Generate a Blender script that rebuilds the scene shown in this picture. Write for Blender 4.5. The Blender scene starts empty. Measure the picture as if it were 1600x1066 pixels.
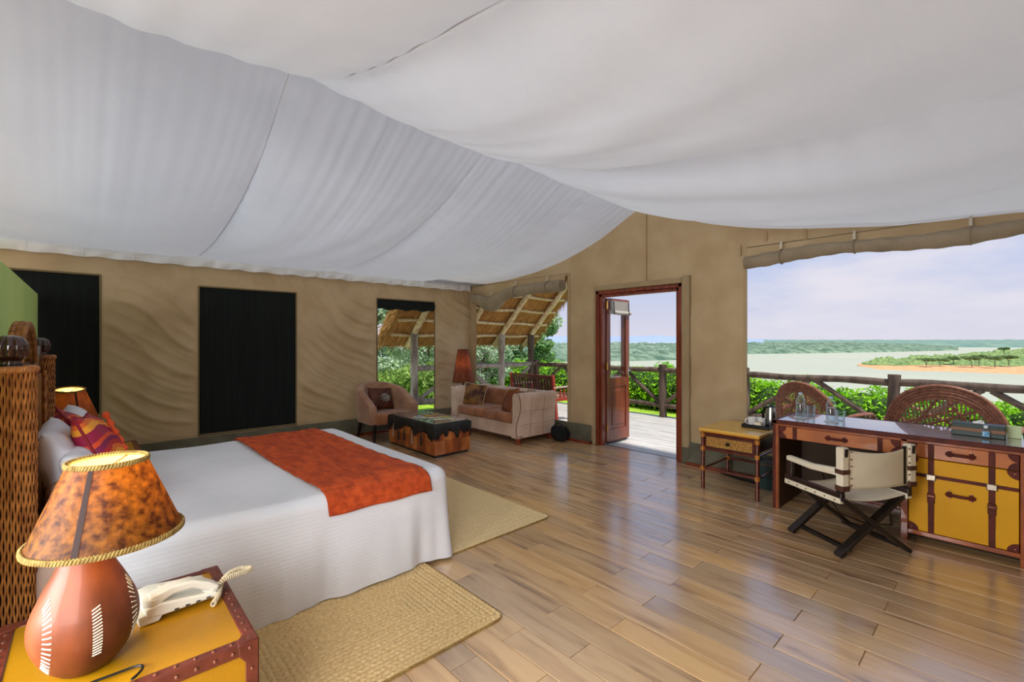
import bpy, bmesh, math, random
import numpy as np
from mathutils import Vector, Matrix, Euler
random.seed(7); np.random.seed(7)
PI = math.pi
S = bpy.context.scene
COL = S.collection
# ---------------------------------------------------------------- camera
cam = bpy.data.cameras.new('camera'); camo = bpy.data.objects.new('camera', cam); COL.objects.link(camo)
cam.sensor_width = 36; cam.lens = 16.09; cam.clip_start = 0.05; cam.clip_end = 20000
camo.location = (0, 0, 1.45); camo.rotation_euler = (PI/2, 0, -math.radians(42.7))
S.camera = camo
S.view_settings.view_transform = 'Standard'; S.view_settings.look = 'None'
S.view_settings.gamma = 1; S.view_settings.exposure = 0.10; S.view_settings.use_curve_mapping = False
S.cycles.max_bounces = 12; S.cycles.diffuse_bounces = 6; S.cycles.transparent_max_bounces = 12
S.cycles.sample_clamp_indirect = 6

def lin(h):
    h = h.lstrip('#'); o = []
    for i in (0, 2, 4):
        c = int(h[i:i+2], 16)/255
        o.append(c/12.92 if c <= .04045 else ((c+.055)/1.055)**2.4)
    return (o[0], o[1], o[2], 1)

# ---------------------------------------------------------------- sky
W = bpy.data.worlds.new('world'); S.world = W; W.use_nodes = True
nt = W.node_tree; nt.nodes.clear()
def N(nt, t, **k):
    n = nt.nodes.new(t)
    for a, b in k.items():
        if a == 'ins':
            for i, v in b.items(): n.inputs[i].default_value = v
        else: setattr(n, a, b)
    return n
out = N(nt, 'ShaderNodeOutputWorld'); bg = N(nt, 'ShaderNodeBackground'); tc = N(nt, 'ShaderNodeTexCoord')
sep = N(nt, 'ShaderNodeSeparateXYZ'); L = nt.links.new
L(tc.outputs['Generated'], sep.inputs[0])
rp = N(nt, 'ShaderNodeValToRGB'); L(sep.outputs[2], rp.inputs[0])
e = rp.color_ramp.elements; e[0].position = 0.0; e[0].color = lin('#DCDAE8'); e[1].position = .55; e[1].color = lin('#92B4EA')
x = e.new(.14); x.color = lin('#BECBEC')
mp = N(nt, 'ShaderNodeMapping'); mp.inputs['Scale'].default_value = (1, 1, 3.0); L(tc.outputs['Generated'], mp.inputs[0])
no = N(nt, 'ShaderNodeTexNoise'); no.inputs['Scale'].default_value = 3.4; no.inputs['Detail'].default_value = 7; no.inputs['Roughness'].default_value = .55; L(mp.outputs[0], no.inputs[0])
cr = N(nt, 'ShaderNodeValToRGB'); cr.color_ramp.elements[0].position = .46; cr.color_ramp.elements[1].position = .70; L(no.outputs[0], cr.inputs[0])
mx = N(nt, 'ShaderNodeMixRGB'); L(cr.outputs[0], mx.inputs[0]); L(rp.outputs[0], mx.inputs[1]); mx.inputs[2].default_value = lin('#E6E3EE')
L(mx.outputs[0], bg.inputs[0]); bg.inputs[1].default_value = .93; L(bg.outputs[0], out.inputs[0])
sun = bpy.data.lights.new('sun', 'SUN'); sun.energy = 5.0; sun.angle = math.radians(3); sun.color = (1, .95, .86)
suno = bpy.data.objects.new('sun', sun); COL.objects.link(suno)
suno.rotation_euler = Vector((-.10, -.52, 1.0)).to_track_quat('Z', 'Y').to_euler()
# unseen fill lights added behind the camera, imitating daylight at assumed open flaps
for nm, loc, dr, sx, sy, en in (('rear_fill', (-3.0, 2.2, 1.5), (1, .15, -.62), 3.4, 1.6, 215), ('side_fill', (-1.5, -.38, 1.8), (.25, 1, -.55), 2.2, 1.5, 75)):
    al = bpy.data.lights.new(nm, 'AREA'); al.shape = 'RECTANGLE'; al.size = sx; al.size_y = sy; al.energy = en; al.spread = math.radians(105); al.color = (.94, .97, 1.0)
    ao = bpy.data.objects.new(nm, al); COL.objects.link(ao); ao.location = loc; ao.rotation_euler = Vector(dr).to_track_quat('-Z', 'Y').to_euler()

# ---------------------------------------------------------------- mesh helper
class MB:
    def __init__(s): s.v = []; s.f = []
    def add(s, v, f):
        o = len(s.v); s.v += [tuple(p) for p in v]; s.f += [tuple(i+o for i in q) for q in f]; return s
    def box(s, x0, y0, z0, x1, y1, z1, T=None):
        v = [Vector(p) for p in ((x0,y0,z0),(x1,y0,z0),(x1,y1,z0),(x0,y1,z0),(x0,y0,z1),(x1,y0,z1),(x1,y1,z1),(x0,y1,z1))]
        if T is not None: v = [T @ p for p in v]
        return s.add(v, [(3,2,1,0),(4,5,6,7),(0,1,5,4),(1,2,6,5),(2,3,7,6),(3,0,4,7)])
    def beam(s, p, q, w, h, up=(0,0,1)):
        p = Vector(p); q = Vector(q); d = (q-p); l = d.length; d.normalize(); u = Vector(up)
        if abs(d.dot(u)) > .98: u = Vector((1,0,0))
        a = d.cross(u).normalized(); b = a.cross(d).normalized()
        T = Matrix((( d.x,a.x,b.x,p.x),(d.y,a.y,b.y,p.y),(d.z,a.z,b.z,p.z),(0,0,0,1)))
        return s.box(0,-w/2,-h/2,l,w/2,h/2,T)
    def tube(s, pts, r, n=8, closed=False, caps=True):
        P = [Vector(p) for p in pts]; m = len(P)
        R = r if hasattr(r, '__len__') else [r]*m
        v = []; u = None
        for i in range(m):
            a = P[(i-1) % m] if (closed or i > 0) else P[i]; b = P[(i+1) % m] if (closed or i < m-1) else P[i]
            d = (b-a)
            d = d.normalized() if d.length > 1e-9 else Vector((0,0,1))
            if u is None:
                u = d.orthogonal().normalized()
            u = (u - d*u.dot(d))
            u = u.normalized() if u.length > 1e-6 else d.orthogonal().normalized()
            w = d.cross(u)
            for k in range(n):
                t = 2*PI*k/n; v.append(P[i] + (u*math.cos(t)+w*math.sin(t))*R[i])
        f = []
        for i in range(m if closed else m-1):
            j = (i+1) % m
            for k in range(n): f.append((i*n+k, i*n+(k+1) % n, j*n+(k+1) % n, j*n+k))
        if caps and not closed: f += [tuple(range(n))[::-1], tuple((m-1)*n+k for k in range(n))]
        return s.add(v, f)
    def lathe(s, prof, n=24, c=(0,0,0), rf=None, T=None):
        v = []; f = []
        for j, (r, z) in enumerate(prof):
            for k in range(n):
                t = 2*PI*k/n; q = r*(rf(t, z) if rf else 1)
                p = Vector((c[0]+q*math.cos(t), c[1]+q*math.sin(t), c[2]+z)); v.append(T @ p if T is not None else p)
        for j in range(len(prof)-1):
            for k in range(n): f.append((j*n+k, j*n+(k+1) % n, (j+1)*n+(k+1) % n, (j+1)*n+k))
        if prof[0][0] > 1e-5: f.append(tuple(range(n))[::-1])
        if prof[-1][0] > 1e-5: f.append(tuple((len(prof)-1)*n+k for k in range(n)))
        return s.add(v, f)
    def grid(s, fn, nu, nv, wu=False, wv=False, flip=False):
        v = [fn(i/nu, j/nv) for i in range(nu if wu else nu+1) for j in range(nv if wv else nv+1)]
        a = nu if wu else nu+1; b = nv if wv else nv+1; f = []
        for i in range(nu):
            for j in range(nv):
                q = (i*b+j, ((i+1) % a)*b+j, ((i+1) % a)*b+(j+1) % b, i*b+(j+1) % b)
                f.append(q[::-1] if flip else q)
        return s.add(v, f)
    def prism(s, poly, a, b, ax='x', T=None):
        n = len(poly)
        def P(p, h):
            q = {'x': (h, p[0], p[1]), 'y': (p[0], h, p[1]), 'z': (p[0], p[1], h)}[ax]; q = Vector(q)
            return T @ q if T is not None else q
        v = [P(p, a) for p in poly]+[P(p, b) for p in poly]
        f = [tuple(range(n))[::-1], tuple(range(n, 2*n))]+[(i, (i+1) % n, n+(i+1) % n, n+i) for i in range(n)]
        return s.add(v, f)
    def ball(s, c, r, n=10, sc=(1,1,1)):
        m = max(4, n//2); v = []; f = []
        for j in range(m+1):
            a = PI*j/m
            for k in range(n):
                t = 2*PI*k/n; v.append((c[0]+r*sc[0]*math.sin(a)*math.cos(t), c[1]+r*sc[1]*math.sin(a)*math.sin(t), c[2]-r*sc[2]*math.cos(a)))
        for j in range(m):
            for k in range(n): f.append((j*n+k, j*n+(k+1) % n, (j+1)*n+(k+1) % n, (j+1)*n+k))
        return s.add(v, f)
    def mesh(s, name, mat=None, ang=35, weld=True):
        me = bpy.data.meshes.new(name); me.from_pydata(s.v, [], s.f)
        if weld:
            bm = bmesh.new(); bm.from_mesh(me)
            if len(bm.verts) < 30000: bmesh.ops.remove_doubles(bm, verts=bm.verts, dist=1e-6)
            bmesh.ops.recalc_face_normals(bm, faces=bm.faces)
            bm.to_mesh(me); bm.free()
        if ang:
            me.polygons.foreach_set('use_smooth', [True]*len(me.polygons))
            if ang < 180: me.set_sharp_from_angle(angle=math.radians(ang))
        if mat: me.materials.append(mat)
        me.update(); return me
    def build(s, name, mat, parent=None, ang=35, bevel=0, loc=None, weld=True, seg=2):
        o = bpy.data.objects.new(name, s.mesh(name, mat, ang, weld)); COL.objects.link(o)
        if parent: o.parent = parent
        if loc: o.location = loc
        if bevel:
            m = o.modifiers.new('Bevel', 'BEVEL'); m.width = bevel; m.segments = seg; m.limit_method = 'ANGLE'; m.angle_limit = math.radians(40)
        return o
def arrmesh(name, v, f, mat, parent=None, smooth=False):
    me = bpy.data.meshes.new(name)
    v = np.asarray(v, dtype=np.float32).reshape(-1, 3); f = np.asarray(f, dtype=np.int32)
    me.vertices.add(len(v)); me.vertices.foreach_set('co', v.ravel())
    k = f.shape[1]; me.loops.add(f.size); me.loops.foreach_set('vertex_index', f.ravel())
    me.polygons.add(len(f)); me.polygons.foreach_set('loop_start', np.arange(0, f.size, k, dtype=np.int32))
    me.polygons.foreach_set('use_smooth', np.full(len(f), smooth, dtype=bool))
    me.update(calc_edges=True); me.materials.append(mat)
    o = bpy.data.objects.new(name, me); COL.objects.link(o)
    if parent: o.parent = parent
    return o
def surf(name, fn, nu, nv, mat, parent=None, keep=None, smooth=True):
    """vectorised grid; fn(U,V) arrays -> X,Y,Z"""
    U, V = np.meshgrid(np.linspace(0, 1, nu+1), np.linspace(0, 1, nv+1), indexing='ij')
    X, Y, Z = fn(U, V); v = np.stack([X, Y, Z], -1).reshape(-1, 3)
    I, J = np.meshgrid(np.arange(nu), np.arange(nv), indexing='ij'); b = nv+1
    f = np.stack([I*b+J, (I+1)*b+J, (I+1)*b+J+1, I*b+J+1], -1).reshape(-1, 4)
    if keep is not None: f = f[keep.ravel()]
    return arrmesh(name, v, f, mat, parent, smooth)
def thing(name, label, cat, loc=(0,0,0), rz=0, group=None):
    o = bpy.data.objects.new(name, None); COL.objects.link(o); o.empty_display_size = .1
    o.location = loc; o.rotation_euler = (0, 0, rz); o['label'] = label; o['category'] = cat
    if group: o['group'] = group
    return o
def tag(o, label, cat, group=None):
    o['label'] = label; o['category'] = cat
    if group: o['group'] = group
    return o
def struct(o, label=None, cat=None):
    o['kind'] = 'structure'
    if label: o['label'] = label
    if cat: o['category'] = cat
    return o
def empty(name, loc=(0,0,0)):
    o = bpy.data.objects.new(name, None); COL.objects.link(o); o.location = loc; return o
def lb(o, t): o['label'] = t; return o
def copytree(o, parent=None, **kw):
    c = o.copy(); COL.objects.link(c)
    if parent: c.parent = parent
    for ch in list(o.children): copytree(ch, c)
    return c
def relink(name, me, parent, loc=(0,0,0), rot=(0,0,0), sc=None):
    o = bpy.data.objects.new(name, me); COL.objects.link(o); o.parent = parent; o.location = loc; o.rotation_euler = rot
    if sc: o.scale = sc
    return o

# ---------------------------------------------------------------- materials
def M(name, c, r=.6, c2=None, ns=4, nd=4, st=(1,1,1), bump=0, bs=60, bst=None, metal=0, spec=.4, ramp=(.35,.65), rnd=0, emis=0, trans=0, sheen=0, coat=0, ior=1.45, island=0):
    m = bpy.data.materials.new(name); m.use_nodes = True; nt = m.node_tree; b = nt.nodes['Principled BSDF']; L = nt.links.new
    c = lin(c); b.inputs['Base Color'].default_value = c; b.inputs['Roughness'].default_value = r; b.inputs['Metallic'].default_value = metal
    b.inputs['Specular IOR Level'].default_value = spec; b.inputs['IOR'].default_value = ior
    if trans: b.inputs['Transmission Weight'].default_value = trans
    if sheen: b.inputs['Sheen Weight'].default_value = sheen
    if coat: b.inputs['Coat Weight'].default_value = coat
    if emis: b.inputs['Emission Color'].default_value = c; b.inputs['Emission Strength'].default_value = emis
    tc = N(nt, 'ShaderNodeTexCoord'); src = tc.outputs['Object']
    if rnd:
        oi = N(nt, 'ShaderNodeObjectInfo'); va = N(nt, 'ShaderNodeVectorMath', operation='ADD'); vm = N(nt, 'ShaderNodeVectorMath', operation='SCALE')
        cb = N(nt, 'ShaderNodeCombineXYZ')
        for i in range(3): L(oi.outputs['Random'], cb.inputs[i])
        vm.inputs['Scale'].default_value = 37.0; L(cb.outputs[0], vm.inputs[0]); L(src, va.inputs[0]); L(vm.outputs[0], va.inputs[1]); src = va.outputs[0]
    col = None
    if c2:
        mp = N(nt, 'ShaderNodeMapping'); mp.inputs['Scale'].default_value = st; L(src, mp.inputs[0])
        no = N(nt, 'ShaderNodeTexNoise'); no.inputs['Scale'].default_value = ns; no.inputs['Detail'].default_value = nd; L(mp.outputs[0], no.inputs[0])
        rp = N(nt, 'ShaderNodeValToRGB'); rp.color_ramp.elements[0].position = ramp[0]; rp.color_ramp.elements[1].position = ramp[1]
        rp.color_ramp.elements[0].color = c; rp.color_ramp.elements[1].color = lin(c2); L(no.outputs[0], rp.inputs[0]); col = rp.outputs[0]
    if rnd or island:
        hs = N(nt, 'ShaderNodeHueSaturation')
        if col: L(col, hs.inputs['Color'])
        else: hs.inputs['Color'].default_value = c
        mr = N(nt, 'ShaderNodeMapRange'); k = rnd or island; mr.inputs[3].default_value = 1-k; mr.inputs[4].default_value = 1+k
        if island: g = N(nt, 'ShaderNodeNewGeometry'); L(g.outputs['Random Per Island'], mr.inputs[0])
        else: L(oi.outputs['Random'], mr.inputs[0])
        L(mr.outputs[0], hs.inputs['Value']); col = hs.outputs[0]
    if col: L(col, b.inputs['Base Color'])
    if bump:
        mp = N(nt, 'ShaderNodeMapping'); mp.inputs['Scale'].default_value = bst or st; L(src, mp.inputs[0])
        no = N(nt, 'ShaderNodeTexNoise'); no.inputs['Scale'].default_value = bs; no.inputs['Detail'].default_value = 3; L(mp.outputs[0], no.inputs[0])
        bu = N(nt, 'ShaderNodeBump'); bu.inputs['Strength'].default_value = bump; bu.inputs['Distance'].default_value = .01
        L(no.outputs[0], bu.inputs['Height']); L(bu.outputs[0], b.inputs['Normal'])
    m['b'] = 1
    return m
def translucify(m, fac, tcol=None):
    """mix in a translucent lobe (cloth, hide, leaves)"""
    nt = m.node_tree; b = nt.nodes['Principled BSDF']; o = nt.nodes['Material Output']
    t = N(nt, 'ShaderNodeBsdfTranslucent'); x = N(nt, 'ShaderNodeMixShader'); x.inputs[0].default_value = fac
    if b.inputs['Base Color'].is_linked and not tcol: nt.links.new(b.inputs['Base Color'].links[0].from_socket, t.inputs[0])
    else: t.inputs[0].default_value = lin(tcol) if tcol else b.inputs['Base Color'].default_value
    if b.inputs['Normal'].is_linked: nt.links.new(b.inputs['Normal'].links[0].from_socket, t.inputs['Normal'])
    nt.links.new(b.outputs[0], x.inputs[1]); nt.links.new(t.outputs[0], x.inputs[2]); nt.links.new(x.outputs[0], o.inputs[0]); return m

m_canvas = M('tan_canvas', '#C2A984', .85, '#B69C76', 3, 4, bump=.25, bs=260)
m_white = translucify(M('white_liner', '#C9D0DA', .9, '#C1C8D2', 2, 3, bump=.12, bs=180), .16, '#EDEFF4')
m_skirt = M('skirt_canvas', '#6C6754', .85, '#5A5646', 4, bump=.3, bs=90)
m_mesh = M('dark_mesh', '#0A0F0C', .9, '#121815', 30, st=(1,1,.05))
m_green = M('green_plaster', '#C4E48C', .8, '#BEDE86', 2, bump=.15, bs=40)
m_white2 = M('valance_cloth', '#E2E1DF', .9, bump=.2, bs=40)
m_redwood = M('red_wood', '#8A3E22', .35, '#6A2A17', 6, st=(3,3,.3), coat=.3)
m_darkwood = M('dark_wood', '#2A1712', .3, '#1C0E0B', 8, st=(1,1,.3), coat=.5)
m_blackwood = M('black_wood', '#1E1714', .35, '#0F0B0A', 8, coat=.3)
m_log = M('weathered_log', '#6B5A4C', .8, '#4A3C32', 9, st=(1,1,.25), bump=.5, bs=30, rnd=.12)
m_paleog = M('pale_log', '#A9A095', .8, '#857A6C', 9, st=(1,1,.25), bump=.5, bs=30, rnd=.1)
m_brass = M('brass', '#B8954A', .3, metal=1)
m_steel = M('steel', '#B9B7B2', .25, metal=1)
m_black = M('black_plastic', '#141414', .35)
m_glass = M('glass', '#FFFFFF', .02, trans=1, ior=1.45)
def thinglass(name, tint='#FFFFFF', milk=0):
    m = bpy.data.materials.new(name); m.use_nodes = True; nt = m.node_tree; nt.nodes.remove(nt.nodes['Principled BSDF'])
    o = nt.nodes['Material Output']; t = N(nt, 'ShaderNodeBsdfTransparent'); t.inputs[0].default_value = lin(tint)
    g = N(nt, 'ShaderNodeBsdfGlossy'); g.inputs['Roughness'].default_value = .02; f0 = N(nt, 'ShaderNodeFresnel'); x = N(nt, 'ShaderNodeMixShader'); ge = N(nt, 'ShaderNodeNewGeometry'); f = N(nt, 'ShaderNodeMath', operation='MULTIPLY'); iv = N(nt, 'ShaderNodeMath', operation='SUBTRACT'); iv.inputs[0].default_value = 1; nt.links.new(ge.outputs['Backfacing'], iv.inputs[1]); nt.links.new(f0.outputs[0], f.inputs[0]); nt.links.new(iv.outputs[0], f.inputs[1])
    nt.links.new(f.outputs[0], x.inputs[0]); nt.links.new(t.outputs[0], x.inputs[1]); nt.links.new(g.outputs[0], x.inputs[2]); nt.links.new(x.outputs[0], o.inputs[0])
    if milk:
        lw = N(nt, 'ShaderNodeLayerWeight'); lw.inputs[0].default_value = .35; pw = N(nt, 'ShaderNodeMath', operation='MULTIPLY'); pw.inputs[1].default_value = milk; nt.links.new(lw.outputs['Facing'], pw.inputs[0])
        d = N(nt, 'ShaderNodeBsdfTranslucent'); d.inputs[0].default_value = lin('#F4F8FA'); y = N(nt, 'ShaderNodeMixShader'); nt.links.new(pw.outputs[0], y.inputs[0]); nt.links.new(x.outputs[0], y.inputs[1]); nt.links.new(d.outputs[0], y.inputs[2]); nt.links.new(y.outputs[0], o.inputs[0])
    return m
m_pane = thinglass('pane_glass')

# floor planks: printed wood grain tiles
def plank_mat():
    m = bpy.data.materials.new('plank_tile'); m.use_nodes = True; nt = m.node_tree; b = nt.nodes['Principled BSDF']; L = nt.links.new
    tc = N(nt, 'ShaderNodeTexCoord'); oi = N(nt, 'ShaderNodeObjectInfo'); cb = N(nt, 'ShaderNodeCombineXYZ')
    ml = N(nt, 'ShaderNodeMath', operation='MULTIPLY'); ml.inputs[1].default_value = 91.; L(oi.outputs['Random'], ml.inputs[0]); L(ml.outputs[0], cb.inputs[1]); L(ml.outputs[0], cb.inputs[2])
    va = N(nt, 'ShaderNodeVectorMath', operation='ADD'); L(tc.outputs['Object'], va.inputs[0]); L(cb.outputs[0], va.inputs[1])
    mp = N(nt, 'ShaderNodeMapping'); mp.inputs['Scale'].default_value = (9, 1.1, 1); L(va.outputs[0], mp.inputs[0])
    n1 = N(nt, 'ShaderNodeTexNoise'); n1.inputs['Scale'].default_value = 1.6; n1.inputs['Detail'].default_value = 6; n1.inputs['Distortion'].default_value = .6; L(mp.outputs[0], n1.inputs[0])
    rp = N(nt, 'ShaderNodeValToRGB'); L(n1.outputs[0], rp.inputs[0]); e = rp.color_ramp.elements
    e[0].position = .24; e[0].color = lin('#82694F'); e[1].position = .78; e[1].color = lin('#EAD3B2')
    q = e.new(.40); q.color = lin('#D2B592'); q = e.new(.55); q.color = lin('#E4C9A4')
    # per tile tone
    r2 = N(nt, 'ShaderNodeValToRGB'); e = r2.color_ramp.elements; e[0].color = lin('#CFC6BE'); e[1].color = lin('#FFE9C4'); q = e.new(.5); q.color = lin('#E8DAC8'); L(oi.outputs['Random'], r2.inputs[0])
    mm = N(nt, 'ShaderNodeMixRGB', blend_type='MULTIPLY'); mm.inputs[0].default_value = 1; L(rp.outputs[0], mm.inputs[1]); L(r2.outputs[0], mm.inputs[2])
    L(mm.outputs[0], b.inputs['Base Color'])
    n2 = N(nt, 'ShaderNodeTexNoise'); n2.inputs['Scale'].default_value = 6; n2.inputs['Detail'].default_value = 5; L(mp.outputs[0], n2.inputs[0])
    mr = N(nt, 'ShaderNodeMapRange'); mr.inputs[3].default_value = .15; mr.inputs[4].default_value = .29; L(n2.outputs[0], mr.inputs[0]); L(mr.outputs[0], b.inputs['Roughness'])
    bu = N(nt, 'ShaderNodeBump'); bu.inputs['Strength'].default_value = .12; bu.inputs['Distance'].default_value = .004; L(n2.outputs[0], bu.inputs['Height']); L(bu.outputs[0], b.inputs['Normal'])
    b.inputs['Specular IOR Level'].default_value = .6; b.inputs['IOR'].default_value = 2.0; b.inputs['Coat Weight'].default_value = .7; b.inputs['Coat Roughness'].default_value = .16; b.inputs['Coat IOR'].default_value = 1.8
    return m
m_plank = plank_mat()
m_grout = M('grout', '#A08466', .9, '#74583F', 3)
m_deck = M('deck_plank', '#CFCBC6', .40, '#B2AEA8', 5, st=(6,.6,1), rnd=.08, bump=.3, bs=10, bst=(10,.6,1))

# ---------------------------------------------------------------- room shape
SEAMS = [-3.2, -.76, .97, 2.65, 4.25, 5.32]
PL = np.array([[0,3.18],[.2,3.10],[.64,2.88],[1.0,2.76],[1.35,2.66],[1.9,2.56],[2.5,2.50],[3.1,2.48],[3.7,2.475]])
PR = np.array([[0,3.18],[.3,3.03],[.8,2.82],[1.3,2.68],[1.77,2.59],[2.51,2.475],[3.26,2.43],[3.7,2.40]])
def smooth_interp(s, P):
    xs = np.linspace(0, 3.7, 75); ys = np.interp(xs, P[:,0], P[:,1])
    for _ in range(6): ys[1:-1] = (ys[:-2]+ys[1:-1]*2+ys[2:])/4
    return np.interp(s, xs, ys)
def ceil_z(X, Y, wr=True):
    X = np.asarray(X, float); Y = np.asarray(Y, float); s = np.abs(Y-3.18); left = Y > 3.18
    z = np.where(left, smooth_interp(s, PL), smooth_interp(s, PR))
    z = z + .10*np.clip((3.5-X)/3.5, 0, 1)*np.exp(-s/.6)
    sh = np.sin(np.clip(s/3.62, 0, 1)*PI)**.7
    bel = np.zeros_like(X)
    for a, b in zip(SEAMS[:-1], SEAMS[1:]):
        t = (X-a)/(b-a); k = (t >= 0) & (t <= 1); bel = np.where(k, (4*np.clip(t,0,1)*np.clip(1-t,0,1))**.65*(.145 if b < 5 else .03), bel)
    z = z - bel*sh*np.where(left, 1.0, 1.25)
    if wr:
        g = np.clip(s/.07, 0, 1)*np.clip((5.25-X)/.25, 0, 1)
        z = z + g*np.where(left, .011, .004)*np.exp(-s/.75)*(np.sin(X*31+4.5*np.sin(X*3.3+1)+1.5*np.sin(X*8.7)+s*1.2)*(.5+.5*np.sin(X*5.1+1.3*np.sin(X*2)))+.35*np.sin(X*67+3*np.sin(X*7)+s*2))
        z = z + g*.010*np.exp(-((s-1.6)/1.1)**2)*np.sin(X*9+2.8*np.sin(s*1.3+X*2)+s*1.1)
        z = z + np.where(left, 0, 1)*g*(.036*np.sin(X*7.5+1.2*np.sin(s*1.1)+.4)*np.clip((X-2.2)/1.0, 0, 1)*sh + .012*np.exp(-s/.8)*np.sin(X*27+2*np.sin(X*3)))
        sd = np.min(np.abs(X[..., None]-np.array(SEAMS)), -1)
        z = z + g*.008*np.exp(-sd/.16)*np.sin(s*23+3*np.sin(s*4+X))*np.clip(sd/.03, 0, 1)
    return z
def room_ceiling():
    def fn(U, V):
        # denser near ridge, seam aligned
        Xs = -3.2+U*(5.32+3.2); Ys = -.46+V*(6.84+.46)
        return Xs, Ys, ceil_z(Xs, Ys)
    o = surf('ceiling', fn, 560, 330, m_white)
    struct(o)
    # seam tapes on the liner
    for i, x in enumerate(SEAMS[1:-1]):
        ys = np.linspace(-.44, 6.78, 120); zs = ceil_z(np.full(120, x), ys)
        mb = MB()
        for k in range(119): pass
        mb.tube([(x, ys[k], zs[k]+.001) for k in range(120)], .0025, 6); s = mb.build('seam', m_white2, o)
    # ridge seam
    xs = np.linspace(-3.1, 5.3, 160); zs = ceil_z(xs, np.full(160, 3.18))
    MB().tube([(xs[k], 3.18, zs[k]+.002) for k in range(160)], .006, 6).build('ridge_seam', m_white2, o)
room_ceiling()

def openings_keep(us, vs, ops):
    uc = (us[:-1]+us[1:])/2; vc = (vs[:-1]+vs[1:])/2; UC, VC = np.meshgrid(uc, vc, indexing='ij'); k = np.ones(UC.shape, bool)
    for (a, b, c, d) in ops: k &= ~((UC > a) & (UC < b) & (VC > c) & (VC < d))
    return k
def breaks(lo, hi, keys, step):
    ks = sorted(set([lo, hi]+[k for k in keys if lo < k < hi])); o = [lo]
    for a, b in zip(ks[:-1], ks[1:]):
        n = max(1, int(round((b-a)/step))); o += list(np.linspace(a, b, n+1)[1:])
    return np.array(o)
def edgefade(U, V, ops, w):
    f = np.ones_like(U)
    for (a, b, c, d) in ops:
        dx = np.maximum(np.maximum(a-U, U-b), 0); dy = np.maximum(np.maximum(c-V, V-d), 0)
        f = np.minimum(f, np.clip(np.hypot(dx, dy)/w, 0, 1))
    return f
def ridged(p): return 1-np.abs(np.sin(p))**.7
def canvas_wall(name, kind, ops, lo, hi, place, mat, sc, top):
    us = breaks(lo, hi, [o[0] for o in ops]+[o[1] for o in ops], .02); vs = breaks(0, 3.3, [o[2] for o in ops]+[o[3] for o in ops], .022)
    U, V = np.meshgrid(us, vs, indexing='ij'); f = edgefade(U, V, ops, .12)
    d = kind(U, V)*f; Vc = np.minimum(V, top(U)+.03)
    X, Y, Z = place(U, Vc, d)
    v = np.stack([X, Y, Z], -1).reshape(-1, 3); nb = len(vs)
    I, J = np.meshgrid(np.arange(len(us)-1), np.arange(nb-1), indexing='ij')
    q = np.stack([I*nb+J, (I+1)*nb+J, (I+1)*nb+J+1, I*nb+J+1], -1).reshape(-1, 4)
    k = openings_keep(us, vs, ops).ravel() & ((V[:-1,:-1] < (top(U)+.03)[:-1,:-1]).ravel())
    return struct(arrmesh(name, v, q[k], mat, None, True))
W1 = (-.62, .08, .30, 2.17); W2 = (1.0, 2.13, .29, 2.12); W3 = (3.36, 4.42, .12, 2.12)
W4 = (4.43, 6.62, .20, 2.42); DR = (2.66, 3.88, -.1, 2.13); W5 = (-.34, 1.91, .40, 2.42)
def wr_left(U, V):
    w = .35*np.sin(U*1.9+V*1.3)+.25*np.sin(U*3.7-V*2.1+1)
    a = ridged((V*1.0+U*.66+.24*w)*11+w*2.0); b = ridged((V*1.1+U*.62)*19+w*3+1.3)
    g = np.clip((V-.25)/.3, 0, 1)*np.clip((2.3-V)/.35, 0, 1)
    fine = .004*np.sin(U*60+V*22+4*w)*np.clip((V-1.9)/.3, 0, 1)*(.5+.5*np.sin(U*4.1))
    c_ = ridged((V*1.05+U*.72+.15*w)*15+w*4+.7)**2
    return g*(.062*a**1.6*(.55+.45*np.sin(U*2.7+V*3.1+.5))+.016*b**2+.03*c_*(.5+.5*np.sin(U*3.9-V*2.2)))+fine
def wr_front(U, V):
    w = .3*np.sin(U*2.2+V*1.7); g = np.clip((V-.1)/.3, 0, 1)*np.clip((2.6-V)/.5, 0, 1)
    return g*(.010*ridged((V+U*.4)*9+w*3)+.006*np.sin((V*.6-U)*11+3*w))
canvas_wall('wall_left', wr_left, [W1, W2, W3], -3.2, 5.22, lambda U, V, d: (U, 6.8-d, V), m_canvas, 1, lambda U: np.full_like(U, 2.44))
canvas_wall('wall_front', wr_front, [W4, DR, W5], -.44, 6.8, lambda U, V, d: (5.22-d, U, V), m_canvas, 1, lambda U: ceil_z(np.full_like(U, 5.22), U, False))
canvas_wall('wall_rear', lambda U, V: 0*U, [(.5, 3.9, .0, 2.35)], -.44, 6.8, lambda U, V, d: (-3.1+d, U, V), m_canvas, 1, lambda U: ceil_z(np.full_like(U, -3.1), U, False))  # rear opening is unseen, widened to fit the added fill light
canvas_wall('wall_right', wr_front, [(-2.6, -.6, .4, 2.15)], -3.2, 5.22, lambda U, V, d: (U, -.44+d, V), m_canvas, 1, lambda U: np.full_like(U, 2.42))  # side opening is unseen, added to let light in

# valance along the left eave
def valance():
    def fn(U, V):
        X = -3.1+U*8.25; Z = 2.50-V*.14+.006*np.sin(X*19)
        Y = 6.72+.012*np.sin(X*23+2*np.sin(X*5)+V*3)*V+.012*np.exp(-((((X+.3) % .42)-.2)/.03)**2)-.02*np.sin(V*PI)
        return X, Y, Z
    o = surf('trim_1', fn, 500, 8, m_white2); struct(o)
    for i in range(20):
        x = -3.0+i*.42
        MB().beam((x, 6.705, 2.365), (x+.015, 6.70, 2.49), .004, .012).build('stitch_fold', m_white2, o)
valance()
# headboard wall
struct(MB().box(-.46, 1.95, 0, -.38, 6.55, 1.92).build('wall_back', m_green, bevel=.004))

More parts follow.
